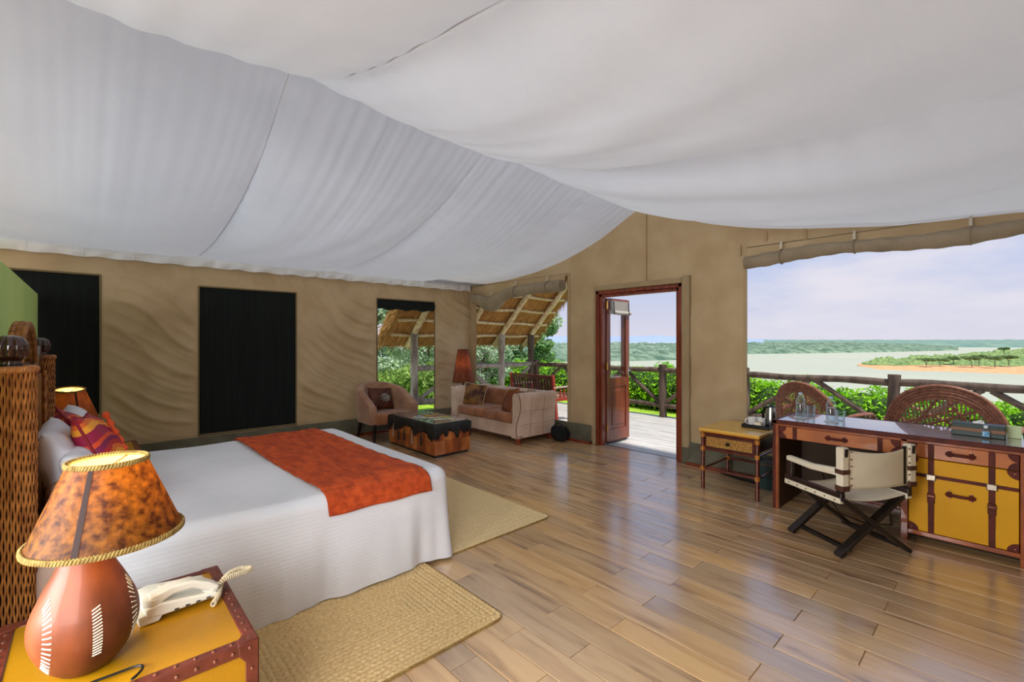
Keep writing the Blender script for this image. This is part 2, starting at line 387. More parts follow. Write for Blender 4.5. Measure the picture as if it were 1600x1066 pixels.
def rim(name, rect, plane, w, t, mat, depth=.012):
    """flat binding strip around an opening: plane=('y',6.78) etc"""
    a, b, c, d = rect; mb = MB(); ax, p = plane
    def bx(u0, v0, u1, v1):
        if ax == 'y': mb.box(u0, p-depth, v0, u1, p, v1)
        else: mb.box(p-depth, u0, v0, p, u1, v1)
    bx(a-w, c-w, a, d+w); bx(b, c-w, b+w, d+w); bx(a, d, b, d+w); bx(a, c-w, b, c)
    return mb
# windows 1, 2 : dark mesh with the flap down behind it
for i, (w, nm) in enumerate(((W1, 'window_1'), (W2, 'window_2'))):
    r = struct(empty(nm, ((w[0]+w[1])/2, 6.8, 0))); ox = (w[0]+w[1])/2
    def loc(mb): mb.v = [(x-ox, y-6.8, z) for x, y, z in mb.v]; return mb
    def mf(u, v, w=w, ox=ox): return (w[0]-.02+u*(w[1]-w[0]+.04)-ox, .012+.008*math.sin(u*9+v*3)*v, w[2]-.02+v*(w[3]-w[2]+.04))
    MB().grid(mf, 24, 24).build('mesh_screen', m_mesh, r)
    MB().grid(lambda u, v: (mf(u, v)[0], .04, mf(u, v)[2]), 2, 2).build('storm_flap', m_mesh, r)
    loc(rim('b', w, ('y', 6.797), .016, 0, m_canvas)).build('binding', M('binding', '#7B6A4A', .85), r, bevel=.003)
r = struct(empty('window_3', (3.9, 6.8, 0)))
mb = rim('b', W3, ('y', 6.797), .014, 0, m_canvas); mb.v = [(x-3.9, y-6.8, z) for x, y, z in mb.v]; mb.build('binding', M('binding2', '#6B5D42', .85), r, bevel=.003)
def rolltube(x0, x1, z, rr, y=.03):
    return MB().tube([(x0+(x1-x0)*k/24, y, z+.012*math.sin(k*.9)) for k in range(25)], [rr*(1+.05*math.sin(k*1.7)) for k in range(25)], 12)
rolltube(-.54, .52, 2.03, .07).build('rolled_flap', m_mesh, r)
MB().box(-.54, -.0, 2.03, .52, .02, 2.12).build('flap_header', m_mesh, r)
for nm, w in (('window_4', W4), ('window_5', W5)):
    c = (w[0]+w[1])/2; r = struct(empty(nm, (5.22, c, 0)))
    mb = rim('b', w, ('x', 5.217), .035, 0, m_canvas); mb.v = [(x-5.22, y-c, z) for x, y, z in mb.v]; mb.build('binding', M('canvas_binding', '#B39C77', .85, bump=.2, bs=200), r, bevel=.003)

# rolled canvas blinds
def blind(name, y0, y1, zf, rf, label, straps, x=5.13):
    r = thing(name, label, 'blind', (x, (y0+y1)/2, 2.3)); c = (y0+y1)/2
    n = 60; P = []; R = []
    for k in range(n+1):
        y = y0+(y1-y0)*k/n; P.append((0, y-c, zf(y)-2.3)); R.append(rf(y)*(1+.06*math.sin(k*1.3)+.04*math.sin(k*.47)))
    MB().tube(P, R, 14).build('canvas_roll', M('roll_canvas', '#9C8C74', .85, '#8E7F68', 6, bump=.4, bs=60), r)
    MB().grid(lambda u, v: (.055+.01*math.sin(u*30)*v, y0-c+u*(y1-y0), 2.44-2.3+(zf(y0+u*(y1-y0))-2.44)*v), 40, 5).build('hanging_flap', m_canvas, r)
    for y in straps:
        q = rf(y)+.006; z = zf(y)-2.3
        MB().tube([(q*math.cos(t), y-c, z+q*math.sin(t)) for t in [2*PI*i/20 for i in range(20)]], .006, 6, closed=True).build('strap', M('strap', '#8A7B62', .8), r)
        MB().beam((-q*.3, y-c, z+q), (-.01, y-c, z+q+.08), .02, .004).build('strap_tail', M('strap2', '#C9C0AE', .8), r)
    return r
blind('rolled_blind', 4.46, 6.6, lambda y: 2.27-.14*math.exp(-((y-6.1)/.28)**2)-.04*(y > 5.2)*min(1, (y-5.2)), lambda y: .085+.045*math.exp(-((y-6.1)/.3)**2), 'rolled canvas blind sagging above the window behind the sofa', (4.75, 5.45, 6.05))
blind('rolled_blind', -.4, 1.90, lambda y: 2.30-.02*math.sin(y*4), lambda y: .062+.006*math.sin(y*5), 'long rolled canvas blind above the wide lake window over the desk', (.2, .95, 1.55))
# tie tabs hanging on the front wall
for i, (y, z, h, lab) in enumerate(((1.98, 2.50, .12, 'short canvas tie tab on the wall above the lake window corner'), (3.9+.9, 2.33, .1, 'thin canvas tie loop on the wall right of the thatch window'))):
    o = MB().prism([(-.014, 0), (.014, 0), (.016, -h*.4), (.012, -h), (-.015, -h), (-.012, -h*.5)], -.006, 0, 'x').build('tie_tab', m_canvas, bevel=.002, loc=(5.195, y, z)); tag(o, lab, 'tie tab')
# vertical seams on the front wall
for i, (y, z0, z1) in enumerate(((3.13, 2.2, 3.12), (1.36, 2.45, 2.62), (1.72, 2.5, 2.6))):
    struct(MB().box(5.203, y-.012, z0, 5.21, y+.012, z1).build('trim_%d' % (i+10), M('seam_canvas', '#B3986C', .85), bevel=.002))

# skirts and wooden base strips
def skirt(name, a, b, plane, n=60):
    ax, p = plane
    def fn(U, V):
        u = a+U*(b-a); z = .02+V*.24; d = .03+.035*(1-V)+.014*np.sin(u*9+2*np.sin(u*2.3+V*3))*(1-V*.7)+.008*np.sin(u*23+V*8)
        return (u, p-d, z) if ax == 'y' else (p-d, u, z)
    o = surf(name, fn, n, 10, m_skirt); struct(o)
    q = MB()
    if ax == 'y': q.box(a, p-.09, 0, b, p-.005, .035)
    else: q.box(p-.09, a, 0, p-.005, b, .035)
    lb(q.build('wood_strip', m_redwood, o, bevel=.005), 'reddish wood strip')
skirt('baseboard_left', -3.1, 5.2, ('y', 6.8), 260)
skirt('baseboard_front', 3.98, 6.75, ('x', 5.22), 90)
skirt('baseboard_front_right', -.4, 2.56, ('x', 5.22), 90)

# ---------------------------------------------------------------- floor
def floor():
    f = struct(MB().box(-3.2, -.46, -.10, 5.32, 6.82, -.004).build('floor', m_grout))
    pw = .1515; gap = .003; cache = {}; cand = []
    n0 = int(math.floor((-.35-1.617)/pw)); n1 = int(math.ceil((5.3-1.617)/pw))
    for n in range(n0, n1):
        x0 = 1.617+n*pw; x1 = x0+pw
        ph = 1.36 if n % 2 == 0 else 1.66
        for k in range(-3, 7):
            y0 = ph+.908*k; y1 = y0+.908
            y0 = max(y0, -.43); y1 = min(y1, 6.78); xx1 = min(x1, 5.30)
            if y1-y0 < .03 or xx1-x0 < .03: continue
            d = (x0+xx1)/2*.678+(y0+y1)/2*.735; lat = (x0+xx1)/2*.735-(y0+y1)/2*.678
            if d < .3 or abs(lat) > d*1.119+.8: vis = 99
            else: vis = d
            cand.append((vis, x0, xx1, y0, y1))
    cand.sort()
    rest = MB()
    for i, (vis, x0, x1, y0, y1) in enumerate(cand):
        w = round(x1-x0-gap, 4); l = round(y1-y0-gap, 4)
        if i < 299 and vis < 90:
            if (w, l) not in cache:
                t = .0022; a, b = w/2, l/2
                mb = MB(); mb.add([(-a,-b,-.006),(a,-b,-.006),(a,b,-.006),(-a,b,-.006),(-a+t,-b+t,0),(a-t,-b+t,0),(a-t,b-t,0),(-a+t,b-t,0),(-a,-b,-.0015),(a,-b,-.0015),(a,b,-.0015),(-a,b,-.0015)],
                  [(4,5,6,7),(8,9,5,4),(9,10,6,5),(10,11,7,6),(11,8,4,7),(0,1,9,8),(1,2,10,9),(2,3,11,10),(3,0,8,11)])
                cache[(w, l)] = mb.mesh('plank', m_plank, 0)
            relink('plank', cache[(w, l)], f, ((x0+x1)/2, (y0+y1)/2, random.uniform(-.0004, .0004)))
        else: rest.box(x0, y0, -.006, x1-gap, y1-gap, -.0003)
    if rest.v:
        o = rest.build('remaining_planks', m_plank, f); o['kind'] = 'stuff'
floor()

# ---------------------------------------------------------------- door
def door():
    r = struct(empty('door_1', (5.25, 3.27, 0)))
    m_sleeve = M('sleeve_canvas', '#A99370', .85, '#9C8765', 4, bump=.3, bs=80)
    fr = MB(); a, b, z = -.63, .63, 2.14
    for (q, w, xx0, xx1) in ((0, .045, -.06, .05), (.045, .04, -.035, .05)):
        fr.box(xx0, a+q, 0, xx1, a+q+w, z-q); fr.box(xx0, b-q-w, 0, xx1, b-q, z-q); fr.box(xx0, a+q, z-q-w, xx1, b-q, z-q)
    fr.build('frame', m_redwood, r, bevel=.006)
    sl = MB(); sl.box(-.075, a-.10, 0, .0, a-.002, z+.09); sl.box(-.075, b+.002, 0, -.02, b+.035, z+.07); sl.box(-.075, a-.002, z+.002, -.02, b+.01, z+.07)
    sl.build('canvas_sleeve', m_sleeve, r, bevel=.02, seg=3)
    MB().box(-.082, a-.108, 0, -.01, a-.004, .2).build('sleeve_skirt', m_skirt, r, bevel=.02)
    MB().box(.03, a+.05, -.02, .09, b-.05, .002).build('threshold', M('threshold_metal', '#8E8A84', .4, metal=.6), r, bevel=.003)
    m_leaf = M('door_leaf_wood', '#7E3B26', .3, '#5F2A1B', 6, st=(3,3,.3), coat=.4)
    def leaf(y, x0, x1, face):
        g = MB(); t = .02; w = .085
        g.box(x0, y-t, .03, x0+w, y+t, 2.05); g.box(x1-w, y-t, .03, x1, y+t, 2.05)
        for (za, zb) in ((.03, .2), (.80, .93), (1.93, 2.05)): g.box(x0+w, y-t, za, x1-w, y+t, zb)
        o = g.build('door_leaf', m_leaf, r, bevel=.005)
        pn = MB(); pn.box(x0+w, y-.008, .2, x1-w, y+.008, .80)
        pn.build('lower_panel', m_leaf, o, bevel=.002)
        MB().box(x0+w+.04, y-.018, .25, x1-w-.04, y+.018, .75).build('raised_panel', m_leaf, o, bevel=.012, seg=1)
        MB().box(x0+w, y-.003, .93, x1-w, y+.003, 1.93).build('glass_pane', m_pane, o)
        return o
    l1 = leaf(.55, .06, .62, 1); l2 = leaf(.60, .06, .62, 0)
    # small blind rolled on the glass
    MB().box(.13, .522, 1.86, .58, .528, 2.02).build('door_blind', M('door_blind', '#8F8B85', .8, bump=.3), l1)
    MB().tube([(.11, .512, 1.86), (.35, .508, 1.85), (.61, .512, 1.855)], .028, 12).build('blind_roll', M('door_blind2', '#A7A29A', .8), l1)
    for xx in (.17, .54): MB().beam((xx, .480, 1.83), (xx, .494, 2.01), .012, .006).build('blind_strap', m_black, l1)
    for zz in (.18, 1.05, 1.90):
        for yy in (.515,): MB().tube([(.05, yy, zz), (.05, yy, zz+.10)], .010, 8).build('hinge', m_brass, l1)
    MB().tube([(.585, .53, 1.02), (.585, .495, 1.02), (.585, .49, 1.02), (.50, .488, 1.02)], .009, 8).build('handle', m_steel, l1)
    MB().box(.57, .524, .93, .60, .531, 1.09).build('lock_plate', m_steel, l1, bevel=.002)
    MB().box(.09, -.08+.62, .012, .6, .62, .02).build('bottom_seal', m_black, l1)
door()
# ================================================================ OUTSIDE
def deck():
    d = struct(MB().box(5.31, -2.0, -.14, 8.22, 8.3, -.045).build('deck', M('deck_under', '#4A443E', .9)))
    # wraps round the tent's left corner
    MB().box(4.3, 6.9, -.14, 5.31, 8.3, -.045).build('deck_corner', bpy.data.materials['deck_under'], d)
    cache = {}; pw = .145
    for n in range(20):
        x = 5.32+n*pw; y = -2.0+random.uniform(-1.2, 0)
        while y < 8.3:
            l = random.choice((1.8, 2.4, 3.0)); y0 = max(y, -2.0); y1 = min(y+l, 8.3); y += l
            if y1-y0 < .05: continue
            k = round(y1-y0, 3)
            if k not in cache: cache[k] = MB().box(-(pw-.008)/2, -k/2+.003, -.04, (pw-.008)/2, k/2-.003, 0).mesh('deck_plank', m_deck, 30)
            relink('deck_plank', cache[k], d, (x+pw/2, (y0+y1)/2, -.006+random.uniform(-.002, .002)))
    for n in range(7):
        x = 5.24-n*pw
        relink('deck_plank', MB().box(-(pw-.008)/2, -.7, -.04, (pw-.008)/2, .7, 0).mesh('deck_plank', m_deck, 30), d, (x, 7.6, -.006))
deck()
def log(p, q, r, mat, name, parent, n=10, wob=.008):
    p = Vector(p); q = Vector(q); d = q-p; k = max(3, int(d.length/.12)); ph = random.uniform(0, 9)
    P = [p+d*(i/k)+Vector((wob*math.sin(i*.9+ph), wob*math.cos(i*.7+ph), wob*math.sin(i*.6+ph*2))) for i in range(k+1)]
    R = [r*(1+.06*math.sin(i*1.1+ph)) for i in range(k+1)]
    return MB().tube(P, R, n).build(name, mat, parent, ang=60)
def fence():
    X = 8.08; f = thing('log_fence', 'dark weathered log fence with diagonal braces along the lake edge of the deck', 'fence', (X, 2.8, 0))
    ys = [-4.3, -2.5, -.72, 1.06, 2.99, 4.49, 6.2, 7.86]
    for y in ys:
        log((0, y-2.8, -.2), (0, y-2.8, 1.0), .072, m_log, 'post', f)
    for a, b in zip(ys[:-1], ys[1:]):
        log((0, a-2.75, .885), (0, b-2.85, .885), .05, m_log, 'top_rail', f)
        log((0, a-2.75, .22), (0, b-2.85, .22), .045, m_log, 'bottom_rail', f)
    for i, y in enumerate(ys):   # braces rise from every other post foot to the middle of the bay
        for s in (-1, 1):
            j = i+s
            if 0 <= j < len(ys):
                m = (ys[i]+ys[j])/2
                if (i % 1 == 0): log((.0, y-2.8+s*.06, .26), (.0, m-2.8-s*.04, .85), .038, m_log, 'brace', f, 8)
    g = thing('log_fence', 'pale grey log fence on the shaded side of the deck by the thatch posts', 'fence', (6.4, 7.9, 0))
    log((-1.7, 0, .90), (.5, 0, .90), .055, m_paleog, 'top_rail', g); log((.5, 0, .90), (1.6, 0, .90), .055, m_paleog, 'top_rail', g)
    log((-1.7, 0, .24), (.5, 0, .24), .06, m_paleog, 'bottom_rail', g); log((.5, 0, .24), (1.6, 0, .24), .06, m_paleog, 'bottom_rail', g)
    log((-1.62, 0, .28), (-.7, 0, .84), .04, m_paleog, 'brace', g); log((.42, 0, .28), (-.45, 0, .84), .05, m_paleog, 'brace', g); log((.65, 0, .28), (1.5, 0, .84), .04, m_paleog, 'brace', g)
fence()

def thatch():
    t = thing('thatched_roof', 'golden thatched porch roof on log rafters and posts at the corner of the deck', 'roof', (6.3, 7.9, 0))
    m_th = M('thatch', '#DDA65C', .95, '#9A6A34', 5, 6, st=(40,2.2,2.2), bump=.9, bs=9, bst=(45,2,2))
    m_straw = M('straw', '#D8A860', .9, '#A87C48', 20, island=.4)
    m_raf = M('peeled_log', '#E0CCA4', .6, '#BFA273', 8, st=(1.5,1.5,1.5), bump=.2, bs=20)
    x0, x1 = -2.1, 2.05; ye, yt = .38, -2.3       # eave and upper end (local y); 45 degree slope
    def zr(y): return 1.60-(y-0.0)*.98              # rafter line
    # thatch slab
    def under(u, v):
        x = x0+(x1-x0)*u; y = ye+(yt-ye)*v
        return (x, y, zr(y)+.13+.012*math.sin(x*31+y*3)+.01*math.sin(x*57)+.008*random.random())
    def over(u, v):
        x = x0+(x1-x0)*u; y = ye+(yt-ye)*v
        return (x, y+.10, zr(y)+.40+.02*random.random())
    mb = MB(); mb.grid(under, 110, 40); mb.grid(over, 30, 20)
    mb.add([under(0,0),under(1,0),over(1,0),over(0,0)], [(0,1,2,3)]); mb.add([under(0,1),under(1,1),over(1,1),over(0,1)], [(0,1,2,3)])
    mb.add([under(0,0),under(0,1),over(0,1),over(0,0)], [(0,1,2,3)]); mb.add([under(1,0),under(1,1),over(1,1),over(1,0)], [(0,1,2,3)])
    mb.build('thatch_layer', m_th, t)
    # straw ends: eave, verges and underside
    rng = np.random.default_rng(3); V = []; F = []; n = 0
    def straw(p, d, l, w):
        nonlocal n
        p = np.array(p); d = np.array(d)/np.linalg.norm(d); s = np.cross(d, rng.normal(size=3)); s /= np.linalg.norm(s)
        V.extend([p-s*w, p+s*w, p+d*l+s*w*.4, p+d*l-s*w*.4]); F.append((n, n+1, n+2, n+3)); n += 4
    dn = np.array([0, .71, -.70])
    for _ in range(7000):
        u = rng.random(); x = x0+(x1-x0)*u; h = rng.random()
        straw((x, ye-.25+h*.08, zr(ye-.25)+.13+h*.27), dn+rng.normal(size=3)*.08, .28+rng.random()*.12, .004)
    for _ in range(5200):
        s = rng.integers(2); x = (x0, x1)[s]; y = yt+(ye-yt)*rng.random(); h = rng.random()
        straw((x, y, zr(y)+.12+h*.3), dn*.9+np.array([(-.35, .35)[s], 0, -.15])+rng.normal(size=3)*.15, .2+rng.random()*.12, .005)
    for _ in range(9000):
        x = x0+(x1-x0)*rng.random(); y = yt+(ye-.05-yt)*rng.random()
        straw((x, y, zr(y)+.125-rng.random()*.012), dn+rng.normal(size=3)*.05, .15+rng.random()*.2, .003)
    o = arrmesh('straw_ends', V, F, m_straw, t); o['kind'] = 'stuff'
    ys = [.12-.285*k for k in range(9)]
    for y in ys: log((x0+.04, y, zr(y)+.085), (x1-.05, y, zr(y)+.085), .032, m_raf, 'purlin', t, 8, .012)
    for x in (-1.62, -.35, .66, 1.62):
        log((x, .26, zr(.26)), (x, yt+.1, zr(yt+.1)), .062, m_raf, 'rafter', t, 10, .006)
    for x in (-1.62, .66, 1.62):
        log((x, 0, -.05), (x, 0, zr(0)+.02), .078, M('post_log', '#BCB2A4', .75, '#7C6F60', 7, st=(1.5,1.5,.4), bump=.4, bs=20) if x != 1.62 else m_log, 'roof_post', t, 12, .006)
thatch()

# ---------------------------------------------------------------- ground, lake, shores
def vnoise(X, Y, seed=0, oc=4):
    r = np.random.default_rng(seed); z = 0; a = 1
    for o in range(oc):
        for _ in range(3):
            k = r.normal(size=2)*(2.0**o); p = r.random()*6.28; z = z+a*np.sin(X*k[0]+Y*k[1]+p)
        a *= .55
    return z/3
m_grass = M('grass_ground', '#7FA52C', .9, '#A3C23A', 6, bump=.5, bs=50)
m_farland = M('far_forest', '#46614E', .95, '#7C9078', .06, 8, ramp=(.38,.62))  # greyed green, distance haze mixed into the base colour
def land():
    def fn(U, V):
        X = 8.22+U*120; Y = -60+V*160
        fall = np.clip((X-10.7)/40, 0, 1); left = np.clip((Y-1.0*X-2)/8, 0, 1)
        Z = -.12-27*fall**.9*(1-.75*left)+.05*vnoise(X*.8, Y*.8, 3)*np.clip((X-9.5), 0, 1)
        return X, Y, Z
    o = struct(surf('ground', fn, 150, 120, m_grass))
    def fn2(U, V):
        X = -14+U*22.3; Y = 8.3+V*90; return X, Y, -.14+.06*vnoise(X, Y, 5)
    struct(surf('ground_left', fn2, 60, 120, m_grass))
land()
def lake():
    m = M('lake_water', '#AEB09A', .5, '#A9AC98', .01, 4, st=(1,.3,1), spec=.15)
    o = MB().add([(30,-9000,-25),(9000,-9000,-25),(9000,9000,-25),(30,9000,-25)], [(0,1,2,3)]).build('lake', m); struct(o)
lake()
TH = math.radians(47.3)
def polar(t, d):
    """t = tangent of bearing right of the view axis, d = distance along the axis, world metres"""
    lat = t*d; return d*math.cos(TH)+lat*math.sin(TH), d*math.sin(TH)-lat*math.cos(TH)
def shore(name, ts, ds, depth, hfun, mat, nu=700, nv=36):
    def fn(U, V):
        T = ts[0]+U*(ts[-1]-ts[0]); D = np.interp(T, ts, ds)+V*depth
        X = D*math.cos(TH)+T*D*math.sin(TH); Y = D*math.sin(TH)-T*D*math.cos(TH)
        return X, Y, -25.2+hfun(T, V, X, Y)
    return struct(surf(name, fn, nu, nv, mat))
def h_far(T, V, X, Y):
    edge = np.clip(V*9, 0, 1)**.5; end = np.clip((.972-T)/.22, 0, 1)**.6
    crown = np.abs(vnoise(X*.09, Y*.09, 11, 3))*3.2+np.abs(vnoise(X*.3, Y*.3, 4, 2))*1.6
    return edge*(5+15*V**.6*end+crown*(.4+.6*end))
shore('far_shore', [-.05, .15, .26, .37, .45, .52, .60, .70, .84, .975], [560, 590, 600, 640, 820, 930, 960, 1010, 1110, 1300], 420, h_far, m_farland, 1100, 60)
shore('far_shore_ridge', [.55, .7, .9, 1.2, 1.5], [2000, 2000, 1950, 1800, 1700], 900, lambda T, V, X, Y: np.clip(V*6, 0, 1)*(14+19*V+3.0*np.abs(vnoise(X*.04, Y*.04, 8, 3))), M('distant_ridge', '#5E7C70', .95, '#7A9382', .02, 6), 400, 20)  # ridge colour carries haze too, paler and bluer than the forest
shore('distant_hill', [-.3, .1, .2, .255, .3, .32, .34, .375, .42, .6], [7000]*10, 1500, lambda T, V, X, Y: np.sin(np.clip(V, 0, 1)*PI)*(np.interp(T, [-.3, .1, .22, .30, .318, .335, .37, .43, .6], [95, 105, 108, 112, 127, 112, 96, 78, 50])), M('distant_hill', '#8FA0BE', .95), 200, 10)  # lilac blue of the hill is haze put into its colour
m_sand = M('sand', '#D9A876', .9, '#C48F62', .2, 5)
def h_sp(T, V, X, Y): return np.clip(V*2.5, 0, 1)*1.6+np.clip(V-.42, 0, 1)*(4+22*np.clip((T-.85)/.3, 0, 1.3)**1.3)*np.clip((T-.755)/.05, 0, 1)+.25*vnoise(X*.1, Y*.1, 2)*np.clip(V*5, 0, 1)
SPT = [.755, .80, .88, .97, 1.12, 1.4]; SPD = [484, 425, 400, 385, 356, 320]
def spit():
    def fn(U, V):
        T = SPT[0]+U*(SPT[-1]-SPT[0]); w = np.interp(T, [.755, .80, .9, 1.12, 1.4], [8, 95, 190, 240, 260])
        D = np.interp(T, SPT, SPD)+V*w
        return D*math.cos(TH)+T*D*math.sin(TH), D*math.sin(TH)-T*D*math.cos(TH), -25.1+h_sp(T, V, D, D*T)
    struct(surf('sand_spit', fn, 260, 30, m_sand))
    def fn3(U, V):
        T = .765+U*(1.4-.765); w = np.interp(T, [.755, .80, .9, 1.12, 1.4], [8, 95, 190, 240, 260]); Vv = .40+.04*vnoise(T*90, T*3, 6)*1+V*.60
        D = np.interp(T, SPT, SPD)+Vv*w; X = D*math.cos(TH)+T*D*math.sin(TH); Y = D*math.sin(TH)-T*D*math.cos(TH)
        return X, Y, -24.9+h_sp(T, Vv, D, D*T)+np.clip(V*8, 0, 1)*(.8+np.abs(vnoise(X*.16, Y*.16, 9, 3))*3.2)
    struct(surf('spit_scrub', fn3, 500, 30, M('scrub', '#56733F', .95, '#8A9C5E', .2, 7)))
spit()

def leafcloud(name, blobs, n, size, mat, parent=None, seed=1, flat=0.0, stuff=True):
    """n small leaves scattered near the surface of the given (x,y,z,rx,ry,rz) blobs"""
    r = np.random.default_rng(seed); B = np.array(blobs, float); vol = (B[:,3]*B[:,4]+B[:,4]*B[:,5]+B[:,3]*B[:,5]); idx = r.choice(len(B), n, p=vol/vol.sum())
    d = r.normal(size=(n, 3)); d /= np.linalg.norm(d, axis=1)[:, None]; rad = .55+.5*r.random(n)**.6
    c = B[idx,:3]+d*B[idx,3:6]*rad[:, None]
    a = d*.6+r.normal(size=(n, 3))*.7; a[:,2] += .3; a /= np.linalg.norm(a, axis=1)[:, None]
    u = np.cross(a, r.normal(size=(n, 3))); u /= np.linalg.norm(u, axis=1)[:, None]; w = np.cross(a, u)
    s = (size*(.6+.8*r.random(n)))[:, None]
    v = np.stack([c-u*s, c+w*s*.45+a*s*.1, c+u*s, c-w*s*.45+a*s*.1], 1).reshape(-1, 3); f = np.arange(n*4).reshape(-1, 4)
    o = arrmesh(name, v, f, mat, parent)
    return o
m_hedge = translucify(M('hedge_leaf', '#A8E024', .45, '#7FC01C', 1.5, 3, island=.6), .4)
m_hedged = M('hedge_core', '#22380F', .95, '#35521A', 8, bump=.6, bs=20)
m_leafd = translucify(M('leaf_dark', '#7AA060', .55, '#567C48', .9, 3, island=.5), .3)
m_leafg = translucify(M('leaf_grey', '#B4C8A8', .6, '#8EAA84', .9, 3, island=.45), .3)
m_leafl = translucify(M('leaf_light', '#9DBB62', .5, '#7E9C4C', .9, 3, island=.4), .4)
def hedge():
    h = thing('clipped_hedge', 'bright green leafy hedge running behind the log fence below the lake', 'hedge', (10.0, 3, -.1))
    bl = []
    r = random.Random(5)
    y = -7.5
    while y < 10.8:
        hh = .5*(.12+np.interp(y+3, [-3, 1.0, 1.8, 3, 5.6, 12], [.42, .42, .43, .56, .70, .62]))+.03*r.random()
        for x in (-.35, .45): bl.append((x+r.uniform(-.1,.1), y, hh*.95+r.uniform(-.05, .05), .5, .42, hh+.08))
        y += .42
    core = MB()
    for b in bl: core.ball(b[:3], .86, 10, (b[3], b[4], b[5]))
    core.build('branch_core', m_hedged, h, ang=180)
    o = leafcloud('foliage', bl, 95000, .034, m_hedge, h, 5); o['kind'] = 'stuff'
    # loose shoots on top
    bl2 = [(b[0]+r.uniform(-.2,.2), b[1]+r.uniform(-.2,.2), b[2]*2+.02, .14, .14, .11+.08*r.random()) for b in bl if r.random() < .7]
    o = leafcloud('top_shoots', bl2, 9000, .03, m_hedge, h, 6); o['kind'] = 'stuff'
hedge()
def tree(label, x, y, h, spread, n, leaf, mat, seed, stems=1, z0=-.1, blobs=26, low=.35, cat='tree', grp=None, bark='#6A5F50'):
    r = random.Random(seed); t = thing('tree' if cat == 'tree' else 'shrub', label, cat, (x, y, z0), 0, grp); mb = MB(); bl = []
    mbk = M('bark', bark, .9, '#4A4238', 6, bump=.5, bs=15)
    for s in range(stems):
        a = r.uniform(0, 6.28); b = spread*.6*r.random()**.5 if stems > 1 else 0
        P = [Vector((r.uniform(-.3,.3)*(stems > 1), r.uniform(-.3,.3)*(stems > 1), 0))]
        for k in range(1, 7): P.append(P[0]+Vector((math.cos(a)*b*(k/6)**1.3+r.uniform(-.06,.06), math.sin(a)*b*(k/6)**1.3+r.uniform(-.06,.06), h*.85*k/6)))
        rr = h*.022 if stems == 1 else h*(.0085+.006*r.random())
        mb.tube(P, [rr*(1-.12*k) for k in range(7)], 7)
        for k in range(2, 6):
            for _ in range(2):
                a2 = r.uniform(0, 6.28); q = P[k]+Vector((math.cos(a2)*spread*.5, math.sin(a2)*spread*.5, h*.14)); mb.tube([P[k], (P[k]+q)/2+Vector((0,0,.05)), q], [rr*.5, rr*.35, rr*.15], 5)
    mb.build('trunk', mbk, t, ang=60)
    for _ in range(blobs):
        a = r.uniform(0, 6.28); q = r.random()**.5*spread; zz = h*(low+(1-low)*r.random()); k = spread*.34*(.6+.6*r.random())
        bl.append((q*math.cos(a), q*math.sin(a), zz, k, k, k*.75))
    o = leafcloud('foliage', bl, n, leaf, mat, t, seed); o['kind'] = 'stuff'
    return t
# left side garden, seen through the open mesh window and past the sofa
tree('tall many-stemmed dark green tree outside the small open window', 5.9, 13.6, 5.6, 1.9, 12000, .06, m_leafg, 11, stems=16, low=.42)
tree('dark leafy tree left of the thatch, rising behind the first window stems', 4.3, 12.6, 5.2, 1.4, 13000, .06, m_leafd, 12, stems=14, low=.38)
tree('slender grey-green tree behind the thatch posts', 9.5, 14.0, 3.6, 1.9, 14000, .05, m_leafg, 13, stems=14, low=.15)
tree('round bushy tree right of the thatched eave above the lake', 12.6, 12.9, 3.0, 1.2, 11000, .07, m_leafd, 14, stems=3, z0=-.6, low=.2)
tree('feathery shrub just beyond the pale fence', 8.9, 11.4, 2.1, 1.1, 10000, .055, m_leafg, 15, stems=6, low=.05, cat='shrub')
tree('low light green shrub outside the small window beside its post', 6.1, 10.8, .85, 1.1, 7000, .05, m_leafl, 16, stems=5, low=.05, cat='shrub', blobs=20)
tree('grey-leaved shrub below the thatched eave between the two posts', 7.9, 10.0, 1.5, .9, 8000, .045, m_leafg, 17, stems=5, low=.05, cat='shrub', blobs=20)
tree('dark shrub at the foot of the small window', 4.6, 11.4, 1.0, .9, 7000, .05, m_leafg, 18, stems=5, low=.05, cat='shrub', blobs=20)
for i, (x, y, s) in enumerate(((8.5, 22, 3.2), (13, 20, 2.8), (17, 19, 2.4))):
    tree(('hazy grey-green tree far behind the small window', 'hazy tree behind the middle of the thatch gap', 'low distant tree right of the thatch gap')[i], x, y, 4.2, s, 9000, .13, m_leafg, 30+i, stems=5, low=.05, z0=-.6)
# spiky plants by the pale fence
def spiky(x, y, label, seed):
    r = random.Random(seed); t = thing('spiky_plant', label, 'plant', (x, y, -.1)); m = bpy.data.materials.get('blade') or M('blade', '#4E5C4C', .6, '#7B8B7A', 5)
    me = MB()
    for k in range(26):
        a = r.uniform(0, 6.28); l = .55+.35*r.random(); b = .12+.2*r.random(); w = .014
        P = [Vector((math.cos(a)*b*s*s, math.sin(a)*b*s*s, l*s)) for s in (0, .33, .66, 1)]; q = Vector((-math.sin(a), math.cos(a), 0))
        me = MB(); me.add([P[0]-q*w, P[0]+q*w, P[1]-q*w, P[1]+q*w, P[2]-q*w*.8, P[2]+q*w*.8, P[3]], [(0,1,3,2),(2,3,5,4),(4,5,6)])
        me.build('leaf', m, t)
spiky(5.95, 8.75, 'spiky dark-leaved plant outside, left of the log post', 1); spiky(6.6, 8.8, 'spiky dark-leaved plant outside, nearest the middle roof post', 2); spiky(7.25, 8.9, 'spiky dark-leaved plant outside, just left of the garden bench back', 3)

